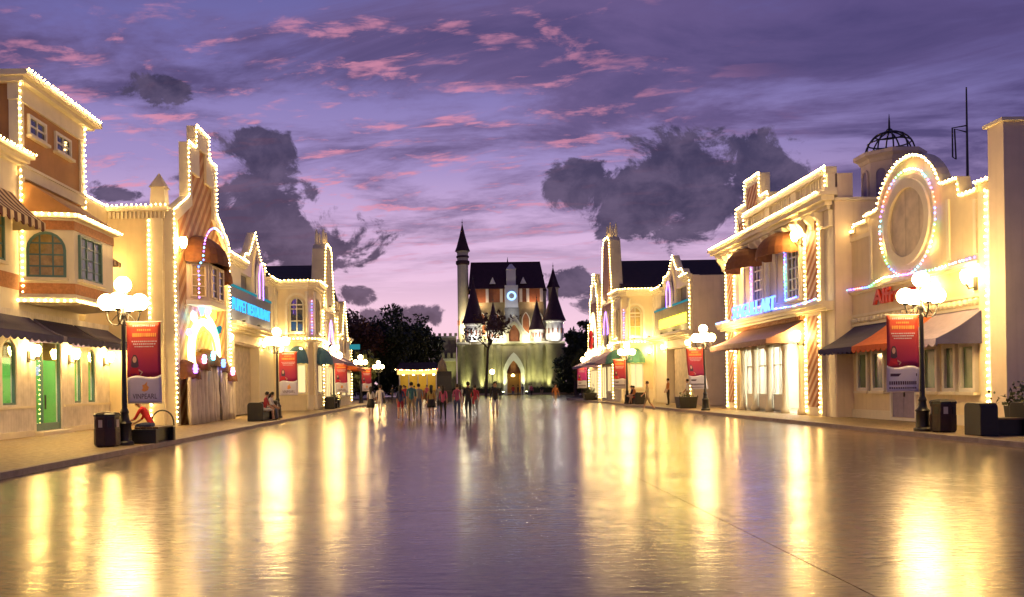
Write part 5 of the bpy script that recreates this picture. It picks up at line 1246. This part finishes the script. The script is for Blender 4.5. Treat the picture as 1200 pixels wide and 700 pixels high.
# ------------------------------------------------------------------ market pavilion, dark kiosk
emis('market_glow', (1.0, .62, .16), 1.6)
S_ = thing('market_pavilion', (-5.0, 118, 0), 'brightly lit open market pavilion with red roof below the trees', 'pavilion')
for i in range(5):
    for y in (116.5, 121):
        mb = MB(); x = -7.4 + i * 1.25; mb.box(x - .07, x + .07, y - .07, y + .07, 0, 3.9); mb.build('post', 'white_frame', S_)
mb = MB(); mb.add([(-7.9, 116, 3.95), (-2.0, 116, 3.95), (-2.0, 121.6, 3.95), (-7.9, 121.6, 3.95), (-7.5, 118.8, 5.0), (-2.4, 118.8, 5.0)], [(0, 1, 5, 4), (1, 2, 5), (2, 3, 4, 5), (3, 0, 4), (0, 3, 2, 1)]); mb.build('roof', 'roof_dark', S_)
mb = MB(); mb.box(-7.7, -2.2, 116.05, 116.15, 3.3, 3.9); mb.build('lit_fascia', 'market_glow', S_)
mb = MB(); mb.box(-7.2, -2.6, 117.4, 118.2, 0, 1.1); mb.build('counter', 'wood_orange', S_)
mb = MB(); mb.box(-7.6, -2.3, 120.9, 121.1, 0, 3.9); mb.build('back_wall', 'interior_yellow', S_)
for i in range(4):
    mb = MB(); mb.ball((-7 + i * 1.4, 118.6, 3.4), .2, 8, 6); mb.build('ceiling_lamp', 'ceiling_lamp', S_, smooth=True)
bulbs(S_, [[(-7.9, 115.9, 4.0), (-5, 115.9, 3.8), (-2.0, 115.9, 4.0)]], .3, .06, ['bulb_far', 'bulb_red'])
T_ = thing('dark_kiosk', (-1.0, 95, 0), 'dark boxy kiosk with domed top standing before the castle wing', 'kiosk')
mb = MB(); mb.box(-1.9, -.25, 95, 97, 0, 3.3); mb.build('cabinet', 'bench_black', T_)
mb = MB(); mb.lathe((-1.3, 96, 3.3), [(.55, 0), (.5, .5), (.4, 1.0), (.15, 1.35), (.03, 1.6)], 10); mb.build('domed_top', 'cloth_khaki', T_, smooth=True)
mb = MB(); mb.box(-1.8, -.35, 94.94, 95.0 - .002, 1.2, 2.8); mb.build('shutter', 'black_iron', T_)
part(T_, 'counter', CF(-1.05, 95), [(-.8, .75, 0, .35, 1.05, 1.15)], 'bench_wood')

# ------------------------------------------------------------------ trees and hedges
def tree(name, x, y, h, cr, label, leaf, n, seed, trunk_h=.35, z0=0.0, group=None, lean=0.0, sparse=False, s=.34):
    rg = random.Random(seed); o = thing(name, (x, y, z0), label, 'tree', group)
    mb = MB(); tips = []
    t0 = Vector((x, y, z0)); t1 = Vector((x + lean * .5, y, z0 + h * trunk_h)); t2 = Vector((x + lean, y, z0 + h * .62))
    rr = h * (.022 if not sparse else .014)
    mb.tube([t0 + Vector((0, 0, -.1)), t0.lerp(t1, .5), t1, t2, Vector((x + lean, y, z0 + h * .85))], [rr * 1.3, rr, rr * .85, rr * .5, rr * .15], 8)
    nb = 11 if not sparse else 9
    for k in range(nb):
        a = k * 2.4 + rg.uniform(-.4, .4); b0 = t1.lerp(t2, rg.uniform(0, 1)); L = cr * rg.uniform(.55, 1.0); up = h * rg.uniform(.08, .30)
        e = b0 + Vector((math.cos(a) * L, math.sin(a) * L, up)); m_ = b0.lerp(e, .5) + Vector((0, 0, up * .25)); mb.tube([b0, m_, e], [rr * .5, rr * .3, rr * .1], 6); tips += [m_, e]
        for q in range(2):
            e2 = m_ + Vector((rg.uniform(-1, 1), rg.uniform(-1, 1), rg.uniform(.1, .8))) * cr * .45; mb.tube([m_, e2], [rr * .22, rr * .06], 5); tips.append(e2)
    mb.build('trunk', 'bark', o)
    mb = MB(); clumps = []
    for p in tips + [Vector((x + lean, y, z0 + h * .85))]: clumps.append((p, cr * rg.uniform(.22, .40)))
    if not sparse:
        for _ in range(16):
            a = rg.uniform(0, 6.28); q = math.sqrt(rg.random()); zz = rg.uniform(trunk_h, .95); w = math.sin(math.pi * (.15 + .8 * (zz - trunk_h) / (1 - trunk_h))) 
            clumps.append((Vector((x + lean + math.cos(a) * cr * q * w, y + math.sin(a) * cr * q * w, z0 + h * zz)), cr * rg.uniform(.2, .36)))
    for _ in range(n):
        c, r = clumps[rg.randrange(len(clumps))]
        d = Vector((rg.gauss(0, 1), rg.gauss(0, 1), rg.gauss(0, .8))).normalized() * r * (rg.random() ** .45)
        leafq(mb, c + d, s * rg.uniform(.6, 1.3), rg)
    mb.build('crown', leaf, o, recalc=False, kind='stuff')
    return o
GT = 'dark trees behind the lit pavilion'
TR = [(-20.5, 118, 12.5, 4.8, 'dark bushy tree rising behind the slender gable house', 'leaf_mid'), (-15.2, 124, 13.4, 5.0, 'dark tree with rust-tinted crown between gable house and pavilion', 'leaf_rust'),
      (-12.5, 130, 12.0, 4.6, 'dark rounded tree behind the lit pavilion\'s far end', 'leaf_dark'), (-8.0, 127, 13.6, 4.4, 'tallest dark tree, standing behind the lit pavilion', 'leaf_dark'),
      (-5.2, 137, 12.0, 3.4, 'dark tree next to the castle wing', 'leaf_dark'), (-13.0, 104, 6.4, 3.2, 'low warm-lit bushy tree beside the banner-less lamp', 'leaf_mid'),
      (-24, 134, 12, 5, 'dark tree farthest from the pavilion in its row', 'leaf_dark')]
for i, (x, y, h, cr, lab, lf) in enumerate(TR): tree('broad_tree', x, y, h, cr, lab, lf, 5200, 100 + i, .28, 0, GT)
tree('slender_tree', 4.4, 118, 12.6, 3.6, 'slender thin-leaved tree standing before the castle front', 'leaf_rust', 420, 31, .52, 0, None, .7, True, .3)
GR = 'dark trees beside the castle'
for i, (x, y, h, cr, lab, lf) in enumerate([(17.6, 124, 9.5, 1.6, 'narrow dark tree at the castle\'s corner turret', 'leaf_dark'), (20.9, 134, 12.0, 2.8, 'large dark tree between castle and stepped end house', 'leaf_dark'), (15.2, 101, 6.0, 1.1, 'small dark conical tree lit from below by the pink banner', 'leaf_mid'), (23.5, 130, 11, 3.4, 'dark tree directly behind the stepped end house', 'leaf_mid')]):
    tree('broad_tree', x, y, h, cr, lab, lf, 4200, 200 + i, .2, 0, GR)
BT = [(-34, 150), (-29.5, 145), (-25, 152), (-20.5, 147), (-16.5, 153), (-12.5, 148), (-9.2, 154), (-6.3, 148), (25.5, 140), (22.6, 150), (29.5, 146), (34, 150), (20.6, 143)]
bush0 = None
for i, (x, y) in enumerate(BT):
    if bush0 is None:
        bush0 = tree('thicket_tree', x, y, 8.2, 3.9, '', 'leaf_dark', 5200, 300, .06, 0, 'low thicket trees closing the horizon', s=.4); o = bush0
    else: o = copy_tree(bush0)
    o.location = (x, y, 0); o.rotation_euler[2] = i * 1.3; o.scale = (1, 1, (.85, 1.0, .92, 1.08)[i % 4])
    o['label'] = 'low dark thicket tree behind the lit pavilion and slender gable house' if x < 0 else 'low dark thicket tree behind the stepped end house'
def hedge(x0, x1, y, h, label):
    o = thing('hedge', ((x0 + x1) / 2, y, 0), label, 'hedge', 'clipped hedges at the castle front'); rg = random.Random(int(x0 * 7))
    mb = MB(); mb.box(x0, x1, y - .35, y + .35, -.05, .3); mb.build('planting_bed', 'kerb_stone', o)
    mb = MB(); mb.box(x0 + .1, x1 - .1, y - .25, y + .25, .3, .3 + h * .8)
    for _ in range(int((x1 - x0) * 130)): leafq(mb, Vector((rg.uniform(x0, x1), y + rg.uniform(-.42, .42), .3 + h * rg.random() ** .7)), .12, rg)
    mb.build('foliage', 'hedge', o, kind='stuff', recalc=False)
hedge(-3.5, 8.2, 146, 1.05, 'long clipped hedge on the pavilion side of the castle gate')
hedge(12.9, 20.5, 146, 1.05, 'short clipped hedge on the turreted corner side of the castle gate')
# small lamp posts by the castle
for x, y, lab in ((5.85, 130, 'single-globe lamp post before the castle front wall'),):
    o = thing('globe_lamp_post', (x, y, 0), lab, 'street lamp'); mb = MB(); mb.lathe((x, y, 0), [(.2, 0), (.12, .4), (.06, .6), (.05, 3.4)], 8); mb.build('pole', 'black_iron', o)
    mb = MB(); mb.ball((x, y, 3.75), .36, 12, 8); mb.build('globe', 'globe', o, smooth=True)

# ------------------------------------------------------------------ people
dg = None
def person(x, y, z, rz, h, label, top, bottom, shoes='shoe', sleeves='short', legs='long', pose='stand', hair='hair', longhair=False, swing=.0, arm=.0, bag=None, skirt=None, lean=0.0, female=False):
    """one skinned body; +Y local is forward"""
    o = thing('person', (x, y, z), label, 'person')
    k = h / 1.74; fm = .9 if female else 1.0
    vs, es, rad, bm_ = [], [], [], []
    def add(p, r, par=None, m=None):
        vs.append(Vector(p)); rad.append(r)
        if par is not None: es.append((par, len(vs) - 1)); bm_.append(m)
        return len(vs) - 1
    SL = top if sleeves == 'long' else 'skin'
    LG = bottom if legs == 'long' else 'skin'
    pel = add((0, 0, .94), (.145 / fm * .95, .105))
    if pose == 'sit': hz = .50
    ln = lean
    def sp(z_, fwd=0.0):      # spine point above the pelvis
        d = z_ - .94; return Vector((0, math.sin(ln) * d + fwd, .94 + math.cos(ln) * d))
    w = add(sp(1.10), (.125 * fm, .095), pel, top); c = add(sp(1.30), (.155 * fm, .105), w, top); s = add(sp(1.43), (.12 * fm, .075), c, top)
    n = add(sp(1.50, .005), (.052, .055), s, 'skin'); hd1 = add(sp(1.57, .012), (.068, .078), n, 'skin'); hd2 = add(sp(1.65, .02), (.078, .092), hd1, 'skin'); hd3 = add(sp(1.71, .012), (.058, .07), hd2, 'skin')
    hands = []
    for sd in (-1, 1):
        sh = add(sp(1.415) + Vector((sd * .175 * fm, 0, 0)), (.058, .058), s, top); aa = arm if not isinstance(arm, tuple) else arm[(sd + 1) // 2]
        sw = swing * -sd * .7 + aa * .6 + ln * .3
        e = vs[sh] + Vector((sd * .045, math.sin(sw) * .29, -math.cos(sw) * .29)); ei = add(e, (.042, .042), sh, top if sleeves != 'none' else 'skin')
        sw2 = sw + .25 + aa * .9; wv = e + Vector((-sd * .01 - sd * .03 * aa, math.sin(sw2) * .25, -math.cos(sw2) * .25)); wi = add(wv, (.028, .030), ei, SL)
        hv = wv + (wv - e).normalized() * .08; add(hv, (.036, .020), wi, 'skin'); hands.append((hv, (wv - e).normalized(), sd))
    for sd in (-1, 1):
        hp = add((sd * .092, 0, .88), (.088, .092), pel, bottom)
        if pose == 'sit':
            kn = Vector((sd * .12, .42, .88)); an = Vector((sd * .12, .44 + .06 * sd, .88 - .43))
        else:
            a = swing * sd; b = max(0, -a) * .9 + .05; kn = Vector((sd * .095, math.sin(a) * .43, .88 - math.cos(a) * .43)); an = kn + Vector((0, math.sin(a - b) * .42, -math.cos(a - b) * .42))
        mid = vs[hp].lerp(kn, .5); mi = add(mid, (.078, .080), hp, bottom); ki = add(kn, (.055, .057), mi, bottom if legs != 'bare' else 'skin')
        ci = add(kn.lerp(an, .35) + Vector((0, -.015, 0)), (.052, .055), ki, LG); ai = add(an, (.034, .038), ci, LG)
        hl = add(an + Vector((0, -.01, -.045)), (.036, .034), ai, shoes); add(an + Vector((0, .15, -.062)), (.038, .024), hl, shoes)
    zmin = min(v.z for v in vs) - .026
    me = bpy.data.meshes.new('body'); me.from_pydata([(v * 1.0) for v in vs], es, [])
    ob = bpy.data.objects.new('body', me); col.objects.link(ob)
    md = ob.modifiers.new('skin', 'SKIN'); md.use_smooth_shade = True; md.branch_smoothing = .3
    for i, sv in enumerate(me.skin_vertices[0].data): sv.radius = rad[i]; sv.use_root = (i == 0)
    ob.modifiers.new('sub', 'SUBSURF').levels = 1
    dgx = bpy.context.evaluated_depsgraph_get(); m2 = bpy.data.meshes.new_from_object(ob.evaluated_get(dgx))
    bpy.data.objects.remove(ob)
    names = []
    def mi_(nm):
        if nm not in names: names.append(nm)
        return names.index(nm)
    mb = MB(); mb.v = [tuple(v.co) for v in m2.vertices]
    segs = [(vs[a], vs[b], mi_(m)) for (a, b), m in zip(es, bm_)]
    rA = [(sum(rad[a]) / 2 + sum(rad[b]) / 2) / 2 for a, b in es]
    for p in m2.polygons:
        cc = Vector(p.center); best = None
        for (a, b, m), r in zip(segs, rA):
            d = b - a; t = max(0, min(1, (cc - a).dot(d) / max(d.length_squared, 1e-9))); q = (cc - a - d * t).length - r
            if best is None or q < best[0]: best = (q, m)
        mb.f.append(tuple(p.vertices)); mb.m.append(best[1])
    bpy.data.meshes.remove(m2)
    sk = mi_('skin')
    for hv, d, sd in hands:                                         # five curled fingers
        sx = Vector((0, 1, 0)); sx = (sx - d * sx.dot(d)).normalized(); cu_ = Vector((-sd, 0, 0))
        for q, L in ((-.024, .060), (-.008, .070), (.008, .066), (.024, .052)):
            p0 = hv + sx * q * 1.0; p1 = p0 + d * L * .6 + cu_ * .008; p2 = p1 + d * L * .45 + cu_ * .028; mb.tube([p0, p1, p2], [.0095, .009, .006], 5, sk)
        p0 = hv - d * .03 + sx * .03; mb.tube([p0, p0 + sx * .028 + d * .025, p0 + sx * .034 + d * .055 + cu_ * .012], [.011, .010, .007], 5, sk)
    hc = sp(1.645, .02); fw = Vector((0, math.cos(ln), -math.sin(ln))); up = Vector((0, math.sin(ln), math.cos(ln)))
    mb.ball(hc + fw * .098 - up * .012, .016, 6, 5, sk)             # nose
    for sd in (-1, 1): mb.ball(hc + Vector((sd * .078, 0, 0)) - fw * .005, .022, 6, 5, sk, (.5, 1, 1.3))
    for sd in (-1, 1): mb.ball(hc + fw * .083 + up * .012 + Vector((sd * .030, 0, 0)), .011, 6, 4, mi_('hair'))
    mb.ball(hc + fw * .086 - up * .052, .016, 6, 4, mi_('cloth_red'), (1.3, .5, .4))
    Mx = Matrix.Translation((x, y, z)) @ Matrix.Rotation(rz, 4, 'Z') @ Matrix.Scale(k, 4) @ Matrix.Translation((0, 0, -zmin))
    if pose == 'sit': pass
    def fin(m_): m_.v = [tuple(Mx @ Vector(q)) for q in m_.v]; return m_
    fin(mb).build('body', names, o, smooth=True)
    hb = MB(); hb.ball(hc + up * .035 - fw * .018, .104, 12, 9, 0, (.92, 1.06, .98))
    if longhair: hb.tube([hc - fw * .03 + up * .04, hc - fw * .085 - up * .06, hc - fw * .09 - up * .22, hc - fw * .075 - up * .36], [.085, .085, .075, .03], 10)
    hb.v = [tuple(Vector(q)) for q in hb.v]
    # keep the face clear
    hb.v = [tuple(Vector(q) - fw * max(0, (Vector(q) - hc).dot(fw) - .055) if (Vector(q) - hc).dot(up) < .055 else Vector(q)) for q in hb.v]
    fin(hb).build('hair', hair, o, smooth=True)
    if skirt:
        m_, L, fl = skirt; sb_ = MB(); sb_.lathe((0, 0, 0), [(.150, 1.04), (.185, .93), (.195 + fl * .5, .93 - L * .5), (.20 + fl, .93 - L)], 16); sb_.v = [(a, b * .82, c) for a, b, c in sb_.v]; fin(sb_).build('skirt', m_, o, smooth=True)
    if bag:
        m_, sd = bag; g_ = MB(); g_.hexa([Vector((sd * .24 + a, b, c)) for a, b, c in ((-.05, -.15, .72), (.05, -.15, .72), (.05, .15, .72), (-.05, .15, .72), (-.05, -.13, .98), (.05, -.13, .98), (.05, .13, .98), (-.05, .13, .98))]); g_.tube([(sd * .24, -.1, .97), (sd * .19, -.03, 1.42), (sd * .24, .1, .97)], .012, 5); fin(g_).build('bag', m_, o)
    return o
away, near = 0.0, math.pi
PP = [
 (-4.55, 46.6, away + .1, 1.60, 'woman in white top and black skirt walking beside a person in white', 'cloth_white', 'cloth_black', dict(longhair=True, legs='bare', skirt=('cloth_black', .42, .05), swing=.30, female=True, arm=.3)),
 (-4.02, 46.4, away - .1, 1.68, 'person in white shirt and white shorts with a dark bag', 'cloth_white', 'cloth_white', dict(legs='short', swing=-.32, bag=('cloth_black', 1), hair='hair_brown')),
 (-2.60, 41.4, away, 1.62, 'woman in navy top and red shorts walking toward the castle', 'cloth_navy', 'cloth_red', dict(legs='bare', swing=.25, female=True, longhair=True, sleeves='short')),
 (-2.06, 41.2, away + .15, 1.76, 'man in teal shirt and khaki trousers beside the woman in red shorts', 'cloth_teal', 'cloth_khaki', dict(swing=-.2)),
 (-1.85, 44.5, away, 1.70, 'man in denim and grey walking ahead of the khaki trousers', 'cloth_grey', 'cloth_denim', dict(swing=.22)),
 (-1.10, 41.0, away, 1.62, 'long-haired woman in yellow top and black miniskirt', 'cloth_yellow', 'cloth_black', dict(longhair=True, legs='bare', skirt=('cloth_black', .32, .04), swing=-.28, female=True)),
 (-.52, 40.2, away - .1, 1.60, 'woman in pink top with dark leggings and black bag', 'cloth_pink', 'cloth_black', dict(swing=.24, female=True, bag=('cloth_black', -1), longhair=True)),
 (.14, 40.6, away, 1.64, 'woman in pink blouse and jeans', 'cloth_pink', 'cloth_denim', dict(swing=-.18, female=True, hair='hair_brown')),
 (.66, 40.2, away + .05, 1.74, 'man all in black with a red bag', 'cloth_black', 'cloth_black', dict(swing=.26, bag=('cloth_red', 1))),
 (1.05, 43.0, away, 1.60, 'woman in red shirt walking past the man in black', 'cloth_red', 'cloth_grey', dict(swing=.2, female=True)),
 (1.88, 39.0, near, 1.74, 'man in dark jacket and white shorts walking alone', 'cloth_black', 'cloth_white', dict(legs='short', sleeves='long', swing=.30, arm=.1)),
 (7.3, 61.5, near + .4, 1.66, 'person in orange top strolling alone across the wide street', 'cloth_orange', 'cloth_khaki', dict(swing=.4, legs='short')),
 (11.1, 49.0, R(80), 1.70, 'person in pale shirt and shorts striding along the kerb', 'cloth_khaki', 'cloth_khaki', dict(swing=.34, legs='short', arm=.2, hair='hair_brown')),
 (-.9, 52, away, 1.68, 'person in grey shirt and jeans walking well ahead of the man in black', 'cloth_grey', 'cloth_denim', dict(swing=.2)),
 (.4, 56, away, 1.62, 'woman in white dress walking well ahead of everyone in the walking group', 'cloth_white', 'cloth_white', dict(swing=-.2, female=True, legs='bare', skirt=('cloth_white', .45, .06), longhair=True)),
 (-3.4, 58, near, 1.66, 'person in red top and jeans walking back past the couple in white', 'cloth_red', 'cloth_denim', dict(swing=.2)),
]
for x, y, rz, h, lab, tp, bt, kw in PP: person(x, y, .003, rz, h, lab, tp, bt, **kw)
# on the pavements
person(14.7, 58.6, .12, R(95), 1.74, 'man in orange-brown shirt and black trousers before the gabled shop\'s doorway', 'cloth_orange', 'cloth_black', arm=.15)
person(15.1, 55.2, .12, R(70), 1.66, 'man in white shirt leaning by the gabled shop\'s doorway', 'cloth_white', 'cloth_khaki', arm=.3)
# far plaza
far = [(7.2, 104, 'cloth_red', 'cloth_denim'), (8.1, 108, 'cloth_black', 'cloth_black'), (9.0, 112, 'cloth_navy', 'cloth_grey'), (9.6, 106, 'cloth_pink', 'cloth_black'), (10.4, 118, 'cloth_white', 'cloth_denim'), (11.3, 110, 'cloth_black', 'cloth_khaki'), (-5.2, 92, 'cloth_red', 'cloth_black'), (-4.2, 90, 'cloth_grey', 'cloth_denim'), (-2.8, 88, 'cloth_pink', 'cloth_black'), (5.2, 115, 'cloth_black', 'cloth_grey'), (-6.1, 84, 'cloth_black', 'cloth_black')]
wd_ = {'cloth_red': 'red top', 'cloth_black': 'black top', 'cloth_navy': 'navy top', 'cloth_pink': 'pink top', 'cloth_white': 'white top', 'cloth_grey': 'grey top'}
bw_ = {'cloth_denim': 'jeans', 'cloth_black': 'black trousers', 'cloth_grey': 'grey trousers', 'cloth_khaki': 'khaki trousers'}
for i, (x, y, a, b) in enumerate(far):
    o = person(x, y, .003, R(i * 67), 1.6 + .03 * (i % 5), '', a, b, swing=.2 if i % 2 else -.15)
    o['label'] = 'far-off person in %s and %s %s' % (wd_[a], bw_[b], 'before the castle gate' if x > 4 else 'near the lit pavilion'); o['group'] = 'far-off people on the plaza'
# sitters: pelvis height set so that they rest on the seat (seat top .575 above the street)
def sitter(x, y, rz, lab, tp, bt, seat=.575, **kw):
    o = person(x, y, 0, rz, 1.68, lab, tp, bt, pose='sit', **kw)
    b = [c for c in col.objects if c.parent is o and c.name.startswith('body')][0]
    h = 1.68 / 1.74; zb = min(v.co.z for v in b.data.vertices)
    o.location.z = .12 - zb if seat is None else .125 - zb
    return o
sitter(-8.62, 24.3, R(84), 'person in red shirt bent forward on the black bench', 'shirt_red', 'cloth_denim', lean=.60, arm=(.5, .4))
sitter(-8.95, 40.2, R(-90), 'sitter in red top on the bench beside the drapes', 'cloth_red', 'cloth_white', lean=.2, arm=.4, legs='short')
sitter(-8.95, 41.0, R(-90), 'sitter in white top on the bench beside the drapes', 'cloth_white', 'cloth_denim', lean=.3, arm=.4, female=True, longhair=True)
sitter(13.2, 61.9, R(90), 'sitter in orange top on the crowded bench', 'cloth_orange', 'cloth_red', lean=.25, arm=.4, legs='bare')
sitter(13.2, 62.5, R(90), 'sitter in black top in the middle of the crowded bench', 'cloth_black', 'cloth_black', lean=.2, arm=.5)
sitter(13.2, 63.1, R(90), 'sitter in grey top on the crowded bench', 'cloth_grey', 'cloth_black', lean=.1, arm=.3, female=True, longhair=True)
